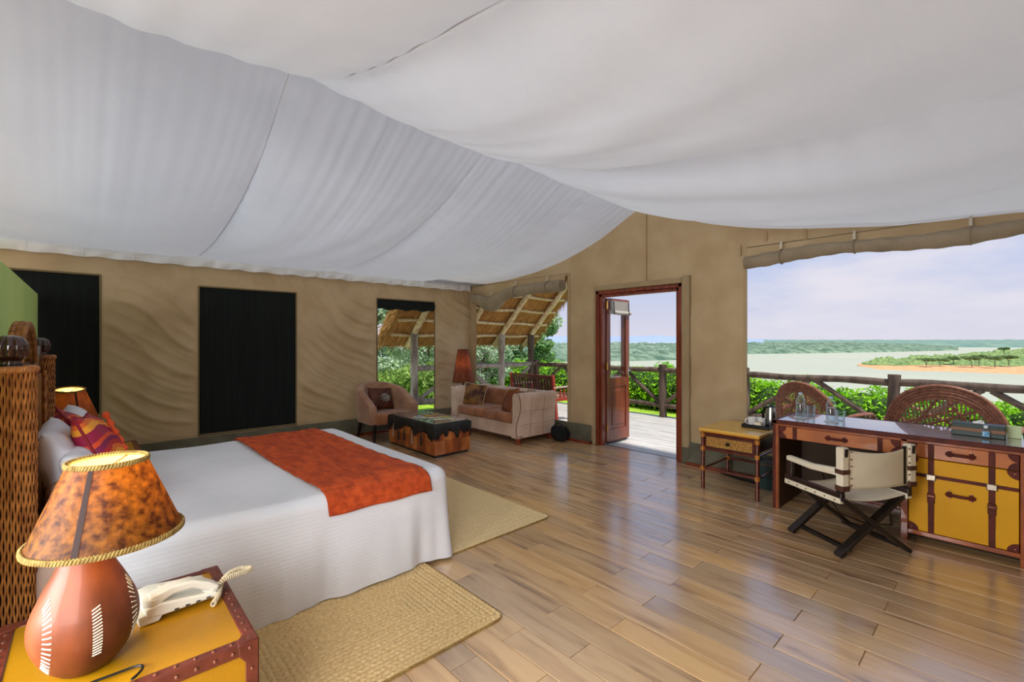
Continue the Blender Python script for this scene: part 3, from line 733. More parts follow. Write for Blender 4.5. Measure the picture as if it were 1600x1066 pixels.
def acacia(t, d, h, w, seed, label, zb):
    x, y = polar(t, d); r = random.Random(seed); o = thing('acacia_tree', label, 'tree', (x, y, zb), 0, 'flat-topped trees on the sandy point')
    mb = MB()
    for k in range(4):
        a = r.uniform(0, 6.28); mb.tube([(0,0,-1.5), (.2*math.cos(a), .2*math.sin(a), h*.45), (w*.28*math.cos(a), w*.28*math.sin(a), h*.85)], [.22, .17, .08], 5)
    mb.build('trunk', bpy.data.materials['bark'], o)
    bl = [(r.uniform(-1,1)*w*.36, r.uniform(-1,1)*w*.36, h*(.78+.18*r.random()), w*.26, w*.26, h*.15) for _ in range(11)]
    q = leafcloud('crown', bl, 2600, .5, bpy.data.materials.get('aleaf') or translucify(M('aleaf', '#7F9A62', .8, '#647F4C', .3, island=.3), .3), o, seed); q['kind'] = 'stuff'
for a in ((.905, 452, 7, 13, 1, 'flat-topped acacia nearest the tip of the sandy point', -23), (.935, 455, 6.5, 12, 2, 'second acacia from the tip of the sandy point, beside the largest', -23),
          (.965, 470, 8, 9, 3, 'narrow acacia standing alone between the two groups on the point', -23), (1.005, 440, 8.5, 14, 4, 'broad spreading acacia in the middle of the point', -22.5),
          (1.02, 455, 9, 10, 5, 'acacia just right of the broad one on the point', -22), (1.055, 430, 8.5, 12, 6, 'brownish acacia above the sand near the right edge', -22),
          (1.085, 445, 8, 12, 7, 'acacia low on the wooded rise at the right edge', -21), (1.075, 500, 6, 8, 8, 'small lone acacia standing on top of the wooded rise', -12)):
    acacia(*a)
# ================================================================ BED
m_sheet = M('white_cotton', '#E4E4E8', .85, '#D8D9DE', 2, bump=.15, bs=30)
def stripes(m, f, st, vec):
    nt = m.node_tree; b = nt.nodes['Principled BSDF']; tc = N(nt, 'ShaderNodeTexCoord'); d = N(nt, 'ShaderNodeVectorMath', operation='DOT_PRODUCT'); d.inputs[1].default_value = vec
    s = N(nt, 'ShaderNodeMath', operation='SINE'); q = N(nt, 'ShaderNodeMath', operation='MULTIPLY'); q.inputs[1].default_value = f
    nt.links.new(tc.outputs['Object'], d.inputs[0]); nt.links.new(d.outputs['Value'], q.inputs[0]); nt.links.new(q.outputs[0], s.inputs[0])
    bu = N(nt, 'ShaderNodeBump'); bu.inputs['Strength'].default_value = st; bu.inputs['Distance'].default_value = .003; nt.links.new(s.outputs[0], bu.inputs['Height'])
    if b.inputs['Normal'].is_linked: nt.links.new(b.inputs['Normal'].links[0].from_socket, bu.inputs['Normal'])
    nt.links.new(bu.outputs[0], b.inputs['Normal'])
stripes(m_sheet, 290, .10, (0, .8, 1))
m_wick = M('wicker', '#B4763A', .45, '#8A5226', 25, island=.25)
m_wickd = M('wicker_gap', '#2E170A', .9)
BX0, BX1, BY0, BY1, BZ = -.14, 1.80, 2.54, 4.52, .60
def bed():
    b = thing('bed', 'double bed with round wicker headboard posts topped by carved dark finials', 'bed', (.8, 3.55, 0)); ox, oy = .8, 3.55
    MB().box(-.16-ox, BY0+.06-oy, .06, 1.74-ox, BY1-.06-oy, .33).build('base', m_darkwood, b, bevel=.01)
    MB().box(-.16-ox, BY0+.03-oy, .33, 1.77-ox, BY1-.03-oy, .575).build('mattress', M('mattress', '#B99C8E', .9, bump=.2), b, bevel=.05, seg=3)
    def post(y, x):
        px, py = x-ox, y-oy; R = .069; H = 1.335
        p = MB().lathe([(R-.012, .02), (R-.012, H-.01)], 32, (px, py, 0)).build('post', m_wickd, b)
        mb = MB(); n = 56; per = .08
        for i in range(n):
            th0 = 2*PI*i/n; P = []
            for k in range(171):
                z = .02+(H-.02)*k/170; ph = 2*PI*z/per+.9*math.sin(th0*2+z*3)
                th = th0+(1 if i % 2 else -1)*.020*math.sin(ph); q = R+.003*math.cos(ph)*(1 if i % 2 else -1)
                P.append((px+q*math.cos(th), py+q*math.sin(th), z))
            mb.tube(P, .0035, 4, caps=False)
        mb.build('woven_cane', m_wick, p, ang=0, weld=False)
        # plaited collar
        for dz, rr, off in ((H+.004, .0085, 0), (H+.004, .0085, PI), ):
            MB().tube([(px+(R-.002+.007*math.cos(26*t+off))*math.cos(t), py+(R-.002+.007*math.cos(26*t+off))*math.sin(t), dz+.007*math.sin(26*t+off)) for t in [2*PI*i/312 for i in range(312)]], rr, 6, closed=True).build('plaited_collar', m_wick, p, weld=False)
        MB().lathe([(R-.004, H), (R-.01, H+.012), (.038, H+.014), (.036, H+.022)], 32, (px, py, 0)).build('cap', m_darkwood, p)
        # pumpkin shaped finial
        def rf(t, z): return 1-.13*(1-abs(math.sin(t*5)))**3
        pr = [(.032, 0), (.037, .006), (.032, .012)]+[(.051*math.sin(a)**.75+.002, .065-.052*math.cos(a)) for a in [PI*(.16+.80*k/18) for k in range(19)]]+[(.0, .116)]
        MB().lathe(pr, 70, (px, py, H+.02), rf).build('carved_finial', M('carved_finial', '#3A1C12', .18, '#2A120B', 6, coat=.8), p, ang=80)
    post(2.62, -.226); post(4.50, -.25)
    h = MB().box(-.30-ox, 2.72-oy, .25, -.235-ox, 4.40-oy, 1.24).build('headboard_panel', M('headboard_leather', '#A87038', .5, '#94602E', 5, bump=.2), b, bevel=.01)
    mb = MB(); poly = [(2.71, 1.24), (4.41, 1.24), (4.41, 1.40), (4.30, 1.42), (4.15, 1.34), (3.9, 1.31), (3.55, 1.34), (3.2, 1.31), (2.95, 1.34), (2.82, 1.42), (2.71, 1.40)]
    mb.prism([(y-oy, z) for y, z in poly], -.30-ox, -.235-ox, 'x'); mb.build('top_rail', m_darkwood, b, bevel=.012)
    for dx in (-.02, .0, .02):
        MB().tube([(-.265-ox+dx, 3.62-oy+.42*math.cos(a), 1.28+.26*math.sin(a)+.006*math.sin(a*60+dx*200)) for a in [PI*k/120 for k in range(121)]], .0135, 8).build('wicker_arch', m_wick, b)
    for yy in (2.725, 4.395):
        MB().tube([(-.222-ox, yy-oy+.008*math.sin(z*80), z) for z in [.3+.95*k/150 for k in range(151)]], .013, 8).build('braid_edge', m_wick, b)
bed()
def hmax(Y): return 1
def bedtop(): 
    rr = .075
    nT, nS = 720, 60
    def fn(U, V):
        # V: 0 centre .. 1 hem;  U around a rounded rectangle
        t = U*4; w = BX1-BX0; l = BY1-BY0
        per = 2*(w+l); s = U*per
        X = np.where(s < w, BX0+s, np.where(s < w+l, BX1, np.where(s < 2*w+l, BX1-(s-w-l), BX0)))
        Y = np.where(s < w, BY0, np.where(s < w+l, BY0+(s-w), np.where(s < 2*w+l, BY1, BY1-(s-2*w-l))))
        # outward normal with rounded corners
        nx = np.zeros_like(s); ny = np.zeros_like(s); c = .16
        def sm(d): return np.clip((c-d)/c, 0, 1)**1.2*.5
        side = np.where(s < w, 0, np.where(s < w+l, 1, np.where(s < 2*w+l, 2, 3)))
        NX = [0, 1, 0, -1]; NY = [-1, 0, 1, 0]
        for i in range(4): nx = np.where(side == i, NX[i], nx); ny = np.where(side == i, NY[i], ny)
        cs = [0, w, w+l, 2*w+l, per]
        for i in range(5):
            d = s-cs[i]; k = np.abs(d) < c; a = (i-1) % 4; b_ = i % 4
            f = .5+np.clip(d/c, -1, 1)*.5
            gx = NX[a]*(1-f)+NX[b_]*f; gy = NY[a]*(1-f)+NY[b_]*f
            nx = np.where(k, gx, nx); ny = np.where(k, gy, ny)
        nn = np.hypot(nx, ny)+1e-9; nx = nx/nn; ny = ny/nn
        cr = .05*np.exp(-np.minimum.reduce([np.abs(s-q) for q in cs])/.05)   # pull corners in
        X = X-nx*cr; Y = Y-ny*cr
        cx, cy = (BX0+BX1)/2, (BY0+BY1)/2
        # section path
        va = np.clip(V/.35, 0, 1); vb = np.clip((V-.35)/.2, 0, 1); vc = np.clip((V-.55)/.45, 0, 1)
        ix = X-nx*rr; iy = Y-ny*rr
        PX = cx+(ix-cx)*va+nx*rr*np.sin(vb*PI/2); PY = cy+(iy-cy)*va+ny*rr*np.sin(vb*PI/2)
        PZ = BZ-rr*(1-np.cos(vb*PI/2))-vc*(BZ-rr-.025)
        Z0 = .008*np.sin(X*5+Y*3)*vc
        fold = vc**1.3*(.020+.018*np.sin(s*11+1.5*np.sin(s*3.1))+.012*np.sin(s*19+2+vc*1.2)+.007*np.sin(s*37+np.sin(s*7)*2))
        PX = PX+nx*fold; PY = PY+ny*fold
        sag = -.012*np.sin(PX*4+1)*np.sin(PY*2.5)*(1-va)+.004*np.sin(PX*9+PY*4)*(1-vc)
        return PX-.8, PY-3.55, PZ+Z0+sag*(1-vb)
    o = surf('bedspread', fn, nT, nS, m_sheet); o.location = (.8, 3.55, 0)
    tag(o, 'white bedspread with fine woven stripes hanging to the floor round the bed', 'bedspread')
bedtop()
def runner():
    m = M('orange_cloth', '#D2551F', .8, '#A83C14', 8, 5, st=(3,1,3), bump=.5, bs=25, bst=(3,18,18))
    stripes(m, 230, .35, (.05, 1, 1))
    def fn(U, V):
        # V along width of bed, from far drop over the top to near drop
        X = .90+.66*U+.035*(V-.2)+.012*np.sin(V*7)+.03*V; rr = .085
        L1 = .10; L2 = BY1-BY0-2*.075; A = rr*PI/2; L3 = .045
        s = V*(L1+A+L2+A+L3); Y = np.zeros_like(s); Z = np.zeros_like(s)
        k0 = s < L1; k1 = (s >= L1) & (s < L1+A); k2 = (s >= L1+A) & (s < L1+A+L2); k3 = (s >= L1+A+L2) & (s < L1+2*A+L2); k4 = s >= L1+2*A+L2
        a1 = (s-L1)/rr; a3 = (s-L1-A-L2)/rr
        Y = np.where(k0, BY1+.012, Y); Z = np.where(k0, BZ-rr-(L1-s), Z)
        Y = np.where(k1, BY1-.075+rr*np.cos(np.clip(a1,0,2)), Y); Z = np.where(k1, BZ-.075+rr*np.sin(np.clip(a1,0,2)), Z)
        Y = np.where(k2, BY1-.075-(s-L1-A), Y); Z = np.where(k2, BZ+.020, Z)
        Y = np.where(k3, BY0+.075-rr*np.sin(np.clip(a3,0,2)), Y); Z = np.where(k3, BZ-.075+rr*np.cos(np.clip(a3,0,2)), Z)
        Y = np.where(k4, BY0-.010-.2*(s-L1-2*A-L2), Y); Z = np.where(k4, BZ-.075-(s-L1-2*A-L2), Z)
        Z = Z+.003+.003*np.sin(X*21+Y*3)+.002*np.sin(Y*33)
        return X-1.25, Y-3.55, Z-.6
    o = surf('bed_runner', fn, 60, 240, m); o.location = (1.25, 3.55, .6)
    md = o.modifiers.new('Solidify', 'SOLIDIFY'); md.thickness = .005; md.offset = 1
    tag(o, 'burnt orange ribbed runner laid across the foot of the bed', 'bed runner')
runner()

def cushion_mesh(w, h, t, seed=0, ear=.08, n=34, p=.5):
    r = random.Random(seed); a, b = r.uniform(0, 6), r.uniform(0, 6); mb = MB()
    def side(sg):
        def fn(u, v):
            x = 2*u-1; y = 2*v-1; e = ((1-x**4)*(1-y**4))
            th = t*max(0, (1-x*x)*(1-y*y))**p
            pin = 1-ear*(1-abs(x)**3)*abs(y)**3
            X = w/2*x*(1-ear*(1-y*y)); Y = h/2*y*(1-ear*(1-x*x))
            th *= 1+.10*math.sin(x*5+a+y*2)*math.sin(y*4+b)
            th += .006*math.sin(math.atan2(y, x)*14+a)*(max(abs(x), abs(y))**3)*(1-max(abs(x), abs(y)))*6
            return (X, sg*th, Y)
        return fn
    mb.grid(side(-1), n, n); mb.grid(side(1), n, n, flip=True)
    return mb
def cushion(name, label, cat, loc, rot, w, h, t, mat, seed=0, group=None, p=.5, ear=.08, piping=None):
    mb = cushion_mesh(w, h, t, seed, ear, p=p)
    o = mb.build(name, mat, ang=180, loc=loc); o.rotation_euler = rot; tag(o, label, cat, group)
    if piping:
        n = 80; P = []
        for k in range(n):
            q = 4*k/n; i = int(q); f = q-i; x, y = [(-1+2*f, -1), (1, -1+2*f), (1-2*f, 1), (-1, 1-2*f)][i]
            P.append((w/2*x*(1-ear*(1-y*y)), 0, h/2*y*(1-ear*(1-x*x))))
        MB().tube(P, .006, 6, closed=True).build('piping', piping, o)
    return o
# pillows leaning against the headboard
m_pil = M('pillow_cotton', '#E6E6EC', .85, '#D6D7E0', 3, bump=.2, bs=25); m_pk = M('pillow_beige', '#C9A894', .85, bump=.2, bs=30)
R = math.radians
def pil(lab, loc, rx, rz, w, h, t, mat, seed, ry=0): return cushion('pillow', lab, 'pillow', loc, (rx, ry, rz), w, h, t, mat, seed, p=.36, ear=.05)
pil('added beige pillow lowest at the near side of the headboard, under the white ones', (-.02, 2.95, .70), R(-22), R(90), .66, .34, .10, m_pk, 1)  # pillow added to fill a pinkish-brown patch beside the headboard post
pil('nearest white pillow, slumped forward over the beige one', (.03, 3.02, .79), R(-35), R(90), .62, .40, .085, m_pil, 2)
pil('tall white pillow behind the nearest one, its corner pointing up', (-.08, 3.12, .83), R(-18), R(90), .62, .46, .085, m_pil, 3)
pil('white pillow at the far side of the headboard below the far bedside lamp', (-.02, 3.98, .82), R(-24), R(90), .66, .44, .095, m_pil, 4)
def swirl_mat():
    m = bpy.data.materials.new('swirl_print'); m.use_nodes = True; nt = m.node_tree; b = nt.nodes['Principled BSDF']; L = nt.links.new
    tc = N(nt, 'ShaderNodeTexCoord'); mp = N(nt, 'ShaderNodeMapping'); mp.inputs['Location'].default_value = (.1, 0, .08); mp.inputs['Scale'].default_value = (1, .02, 1.15); L(tc.outputs['Object'], mp.inputs[0])
    w = N(nt, 'ShaderNodeTexWave', wave_type='RINGS', rings_direction='SPHERICAL'); w.inputs['Scale'].default_value = 1.55; w.inputs['Distortion'].default_value = 1.6; w.inputs['Detail'].default_value = .5; w.inputs['Detail Scale'].default_value = 1.2; L(mp.outputs[0], w.inputs[0])
    w.wave_profile = 'SAW'
    r = N(nt, 'ShaderNodeValToRGB'); r.color_ramp.interpolation = 'CONSTANT'; e = r.color_ramp.elements; e[0].position = 0; e[0].color = lin('#9B1440'); e[1].position = .30; e[1].color = lin('#F0A02A')
    for p_, c_ in ((.47, '#E06A1C'), (.60, '#B01A22'), (.74, '#7E1046'), (.88, '#D94A1C')): q = e.new(p_); q.color = lin(c_)
    L(w.outputs['Fac'], r.inputs[0]); L(r.outputs[0], b.inputs['Base Color']); b.inputs['Roughness'].default_value = .6; return m
m_sw = swirl_mat()
c1 = cushion('cushion', 'swirling magenta and orange cushion leaning in front, nearest the camera', 'cushion', (.055, 3.12, .865), (R(-23), R(5), R(84)), .47, .47, .085, m_sw, 5, piping=M('piping_red', '#8E1A2A', .7))
c2 = cushion('cushion', 'orange and magenta patterned cushion half hidden behind the front one', 'cushion', (-.03, 3.56, .84), (R(-22), R(-3), R(98)), .46, .46, .09, m_sw, 6, piping=bpy.data.materials['piping_red'])
MB().tube([(-.0+.012*math.sin(k*.9), -.085+.0*k, .20-.016*k) for k in range(14)], [.012+.006*math.sin(k*2.1) for k in range(14)], 6).build('frilled_seam', M('frill', '#C2481E', .7), c1)

# ================================================================ NIGHTSTANDS
m_must = M('mustard_leather', '#A87606', .42, '#9C6C04', 3, bump=.08, bs=120, coat=.15)
m_strap = M('brown_leather_strap', '#6A2F1E', .4, '#552317', 12, bump=.2, bs=60, coat=.2)
m_stud = M('stud', '#8A5A48', .3, metal=.8)
def nightstand(label, x0, y0, x1, y1, h):
    cx, cy = (x0+x1)/2, (y0+y1)/2; w, d = (x1-x0)/2, (y1-y0)/2; t = thing('nightstand', label, 'nightstand', (cx, cy, 0), 0, None)
    MB().box(-w+.006, -d+.006, .05, w-.006, d-.006, h-.006).build('body', m_must, t, bevel=.006)
    tp = MB().box(-w+.004, -d+.004, h-.008, w-.004, d-.004, h-.002).build('top_panel', m_must, t, bevel=.002)
    e = .034
    def strapbox(a, name='edge_strap'): return MB().box(*a).build(name, m_strap, t, bevel=.004)
    for s in (-1, 1):
        strapbox((-w, s*d-(e if s > 0 else 0), h-.010, w, s*d+(0 if s > 0 else e), h+.001)); strapbox((-w, s*(d+.001)-.002, h-e, w, s*(d+.001)+.002, h))
        strapbox((s*w-(e if s > 0 else 0), -d, h-.010, s*w+(0 if s > 0 else e), d, h+.0012)); strapbox((s*(w+.001)-.002, -d, h-e, s*(w+.001)+.002, d, h))
        for q in (-1, 1):
            strapbox((s*w-(e if s > 0 else 0), q*(d+.001)-.002, .05, s*w+(0 if s > 0 else e), q*(d+.001)+.002, h), 'corner_strap')
            strapbox((s*(w+.001)-.002, q*d-(e if q > 0 else 0), .05, s*(w+.001)+.002, q*d+(0 if q > 0 else e), h), 'corner_strap')
            # cast corner cap
            mb = MB(); mb.prism([(s*w, q*d), (s*(w-.055), q*d), (s*(w-.052), q*(d-.02)), (s*(w-.035), q*(d-.045)), (s*w, q*(d-.055))], h, h+.004, 'z')
            mb.prism([(s*w, h+.002), (s*(w-.055), h+.002), (s*(w-.05), h-.035), (s*(w-.035), h-.055), (s*w, h-.06)], q*d, q*(d+.0045), 'y')
            mb.build('corner_cap', m_strap, t, bevel=.002)
            MB().box(s*w-s*.05, q*d-q*.05, 0, s*w, q*d, .05).build('foot', m_darkwood, t)
    sm = MB().lathe([(.0062, 0), (.0055, .0025), (.003, .0042), (0, .0048)], 8).mesh('stud', m_stud)
    k = 13
    for i in range(k):
        f = -1+2*(i+.5)/k
        for s in (-1, 1):
            relink('stud', sm, t, (f*w, s*(d-e/2), h+.001)); relink('stud', sm, t, (s*(w-e/2), f*d, h+.001))
            relink('stud', sm, t, (f*w, s*(d+.003), h-e/2), (s*-PI/2, 0, 0))
    for i in range(6):
        for s in (-1, 1): relink('stud', sm, t, (s*(w-e/2), -(d+.003), h-.08-i*.08), (PI/2, 0, 0))
    return t
nightstand('mustard trunk-style bedside table with studded brown leather edges, nearest the camera', -.205, 1.54, .375, 2.145, .55)
nightstand('mustard bedside table with brown leather edges beyond the bed', -.26, 4.78, .31, 5.36, .55)

# ================================================================ BEDSIDE LAMPS
def hide_mat(name, c1, c2, tc, fac, sc=9):
    m = M(name, c1, .55, c2, sc, 8, bump=.3, bs=40, ramp=(.35, .7)); translucify(m, fac, None); return m
m_hide = hide_mat('hide_shade', '#4A2409', '#A0661E', None, .5, 48)
m_hide2 = hide_mat('hide_shade_far', '#6A3A18', '#8E5428', None, .4, 14)
m_seam = M('hide_seam', '#2A1208', .7)
m_braid = M('raffia_braid', '#A08548', .8, '#7A6030', 60, bump=.3)
m_gourd = M('gourd', '#8A4420', .5, '#3A1A0C', 7, 7, ramp=(.35,.72), st=(1,1,.4), coat=.08)
def braid_ring(r, z, br, tw, name, parent, tilt=None):
    mb = MB(); n = tw*12
    for k in range(3):
        P = []
        for i in range(n):
            t = 2*PI*i/n; ph = t*tw+k*2*PI/3
            P.append(((r+br*.8*math.cos(ph))*math.cos(t), (r+br*.8*math.cos(ph))*math.sin(t), z+br*1.0*math.sin(2*ph)*.6+br*.5*math.sin(ph)))
        mb.tube(P, br*.62, 6, closed=True)
    return mb.build(name, m_braid, parent, weld=False)
def lamp(label, x, y, rb, rt, z0, z1, base_h, watts, shade_mat, seam_ang, tilt=(0,0), off=(0,0)):
    t = thing('table_lamp', label, 'lamp', (x, y, .5505))
    pr = [(.0, .0), (.045, 0), (.062, .008), (.090, .04), (.110, .085), (.117, .125), (.112, .165), (.099, .20), (.083, .237), (.067, .27), (.054, .305), (.046, .335), (.043, .365)]
    # resample smooth
    P = []
    for i in range(len(pr)-1):
        for k in range(4):
            f = k/4; p0 = pr[max(i-1, 0)]; p1 = pr[i]; p2 = pr[i+1]; p3 = pr[min(i+2, len(pr)-1)]
            P.append(tuple(.5*((2*p1[j])+(-p0[j]+p2[j])*f+(2*p0[j]-5*p1[j]+4*p2[j]-p3[j])*f*f+(-p0[j]+3*p1[j]-3*p2[j]+p3[j])*f**3) for j in (0, 1)))
    P.append(pr[-1]); P = [(max(0, a), max(0, b)) for a, b in P]
    g = MB().lathe(P, 48).build('gourd_base', m_gourd, t, ang=180)
    def rad(z): return float(np.interp(z, [p[1] for p in P[4:]], [p[0] for p in P[4:]]))
    m_in = bpy.data.materials.get('inlay') or M('inlay', '#E4DFC8', .4)
    va = math.atan2(-y, -x)         # direction of the viewer's side
    def patch(items, name='inlay'):
        mb = MB()
        for (a0, z0_, a1, z1_, w) in items:
            q0 = rad(z0_)+.0006; q1 = rad(z1_)+.0006
            p = Vector((q0*math.cos(a0), q0*math.sin(a0), z0_)); q = Vector((q1*math.cos(a1), q1*math.sin(a1), z1_)); nrm = Vector((math.cos((a0+a1)/2), math.sin((a0+a1)/2), 0))
            mid = (p+q)/2; am = (a0+a1)/2; zm = (z0_+z1_)/2; qm = rad(zm)+.0008; mid = Vector((qm*math.cos(am), qm*math.sin(am), zm))
            mb.beam(p, mid, w, .0016, nrm); mb.beam(mid, q, w, .0016, nrm)
        mb.build(name, m_in, g)
    a = va+.20
    patch([(a-.085, .072+.0078*i, a+.085, .074+.0082*i, .003) for i in range(16)])
    for s, c in ((-1, va-.88), (1, va+1.28)):
        it = []
        for i in range(17):
            f = -1.1+2.2*i/16; ra = .42; zz = .135
            it.append((c+s*(.30-ra*math.cos(f)), zz+.062*math.sin(f)*1.3, c+s*(.30-(ra+.19)*math.cos(f)), zz+.062*math.sin(f)*1.75, .003))
        patch(it)
    MB().tube([(0,0,.35), (0,0,z0+.03)], .012, 10).build('stem', m_brass, t)
    MB().lathe([(.02, 0), (.024, .02), (.02, .05), (.0, .052)], 14, (0, 0, z0+.03)).build('bulb_socket', M('socket', '#D8D2C0', .5), t)
    MB().ball((0, 0, z0+.115), .030, 16).build('bulb', M('bulb', '#FFE6B0', .5, emis=14), t)
    sh = empty('lamp_shade'); sh.parent = t; sh.rotation_euler = (tilt[0], tilt[1], 0); sh.location = (off[0], off[1], 0)
    n = 64
    o = MB().grid(lambda u, v: ((rb+(rt-rb)*v)*math.cos(2*PI*u), (rb+(rt-rb)*v)*math.sin(2*PI*u), z0+(z1-z0)*v), n, 14, wu=True).build('shade_hide', shade_mat, sh, ang=180)
    MB().grid(lambda u, v: ((rb-.003+(rt-rb)*v)*math.cos(2*PI*u), (rb-.003+(rt-rb)*v)*math.sin(2*PI*u), z0+(z1-z0)*v), n, 4, wu=True).build('shade_lining', translucify(M('lining', '#F0D9A0', .8), .55), sh, ang=180)
    for da in seam_ang:
        a = va+da; w = .09
        MB().grid(lambda u, v: ((rb+.0015+(rt-rb)*v)*math.cos(a+w*(u-.5)*rb/.175/(1-.35*v)), (rb+.0015+(rt-rb)*v)*math.sin(a+w*(u-.5)*rb/.175/(1-.35*v)), z0+(z1-z0)*v), 3, 10).build('shade_seam', m_seam, sh, ang=180)
    braid_ring(rb, z0, .0058, 46, 'bottom_braid', sh); braid_ring(rt, z1, .0052, 26, 'top_braid', sh)
    for a in (va+.5, va+.5+PI*2/3, va+.5+PI*4/3): MB().tube([(0, 0, z1-.02), (rt*math.cos(a), rt*math.sin(a), z1-.005)], .002, 5).build('spider_arm', m_brass, sh)
    l = bpy.data.lights.new('bulb_light', 'POINT'); l.energy = watts; l.color = (1, .72, .38); l.shadow_soft_size = .03
    lo = bpy.data.objects.new('bulb_light', l); COL.objects.link(lo); lo.parent = t; lo.location = (off[0], off[1], z0+.155)
    return t
lamp('large gourd table lamp with a lit brown hide shade, nearest the camera', -.008, 1.735, .166, .085, .362, .568, .35, 2.6, m_hide, (-.42, 1.9, -1.9), (0, 0), (.046, -.041))
lamp('lit hide-shaded lamp beyond the bed, half hidden by the headboard post', -.115, 5.06, .17, .088, .29, .525, .35, 2.4, m_hide2, (.35, 2.2, -1.6), (.16, .0))
# lamp flex on the near table
o = MB().tube([(.045+.062*math.cos(a), 1.60+.035*math.sin(a)+.01*math.cos(a*2), .5565) for a in [PI*1.15-PI*1.45*k/30 for k in range(31)]], .0035, 8).build('lamp_cord', m_black)
tag(o, 'black lamp flex curling beside the near gourd lamp', 'cord')

# ================================================================ TELEPHONE
def phone():
    m = M('cream_plastic', '#DCD9CC', .35, coat=.2); t = thing('telephone', 'cream desk telephone with a coiled cord on the near bedside table', 'telephone', (.215, 1.935, .5515), R(6))
    # wedge body, high at the back (towards -x), low front
    b = MB().prism([(-.095, .022), (-.095, .050), (-.06, .056), (.10, .030), (.108, .018), (.10, .012), (-.05, .014)], -.085, .09, 'y').build('body', m, t, bevel=.006, seg=3)
    MB().prism([(-.11, 0), (-.115, .030), (-.085, .034), (-.045, .022), (-.06, 0)], -.082, .088, 'y').build('rear_foot', m, t, bevel=.003)
    MB().box(-.117, -.05, .008, -.112, -.034, .020).build('line_socket', m_black, t)
    for i in range(2): MB().prism([(-.101+i*.0, -.045-i*.02), (-.101, -.035-i*.02), (-.101, -.04-i*.02)][:3], .036, .038, 'z').build('vent', m_black, t)
    for i in range(3):
        for j in range(4): MB().box(-.035+j*.026, .008+i*.022, .044-.0048*j+.006, -.018+j*.026, .022+i*.022, .050-.0048*j+.004).build('key', M('key', '#C9C5B6', .4), b, bevel=.002)
    for i in range(4): MB().box(-.02+i*.03, -.0875, .018, -.008+i*.03, -.084, .022).build('slot', m_black, t)
    # handset lies along x on the near side
    hs = MB(); P = [(-.088, .072), (-.080, .082), (-.03, .096), (.03, .094), (.08, .070), (.105, .052), (.112, .040), (.100, .030), (.078, .036), (.06, .048), (.03, .066), (-.02, .068), (-.045, .058), (-.055, .048), (-.085, .052)]
    h = hs.prism(P, -.082, -.034, 'y').build('handset', m, t, bevel=.012, seg=4)
    MB().lathe([(.026, 0), (.028, .01), (.027, .022), (.018, .027), (0, .028)], 20, (-.072, -.058, .050)).build('earpiece', m, h)
    MB().lathe([(.024, 0), (.026, .01), (.024, .018), (0, .022)], 20, (.090, -.058, .028)).build('mouthpiece', m, h)
    # coiled cord
    C = [(.112, -.058, .036), (.135, -.056, .05), (.175, -.05, .048), (.215, -.035, .040), (.235, -.005, .035), (.215, .025, .032), (.175, .02, .03), (.145, -.01, .03), (.125, -.04, .026), (.105, -.085, .016), (.085, -.115, .010), (.078, -.125, .010)]
    P = []; n = len(C)
    for i in range(n-1):
        for k in range(40):
            f = k/40; p0, p1, p2, p3 = (Vector(C[max(i-1,0)]), Vector(C[i]), Vector(C[i+1]), Vector(C[min(i+2,n-1)]))
            P.append(.5*((2*p1)+(-p0+p2)*f+(2*p0-5*p1+4*p2-p3)*f*f+(-p0+3*p1-3*p2+p3)*f**3))
    Q = []; L = 0
    for i in range(len(P)-1):
        d = (P[i+1]-P[i]); L += d.length; d.normalize(); u = d.orthogonal() if i == 0 else (u-d*u.dot(d)); u.normalize(); w = d.cross(u); a = L*2*PI/.0062
        Q.append(P[i]+(u*math.cos(a)+w*math.sin(a))*.0075)
    # denser resample of the helix
    Q = []; L = 0; u = None; prev = P[0]
    fine = []
    for i in range(len(P)-1):
        for k in range(5): fine.append(P[i].lerp(P[i+1], k/5))
    for i in range(len(fine)-1):
        d = fine[i+1]-fine[i]; L += d.length; d.normalize(); u = d.orthogonal() if u is None else (u-d*u.dot(d)); u.normalize(); w = d.cross(u); a = L*2*PI/.0068
        Q.append(fine[i]+(u*math.cos(a)+w*math.sin(a))*.0072)
    MB().tube(Q, .0023, 5).build('coiled_cord', M('cord_beige', '#C2B496', .5), t, ang=60, weld=False)
phone()

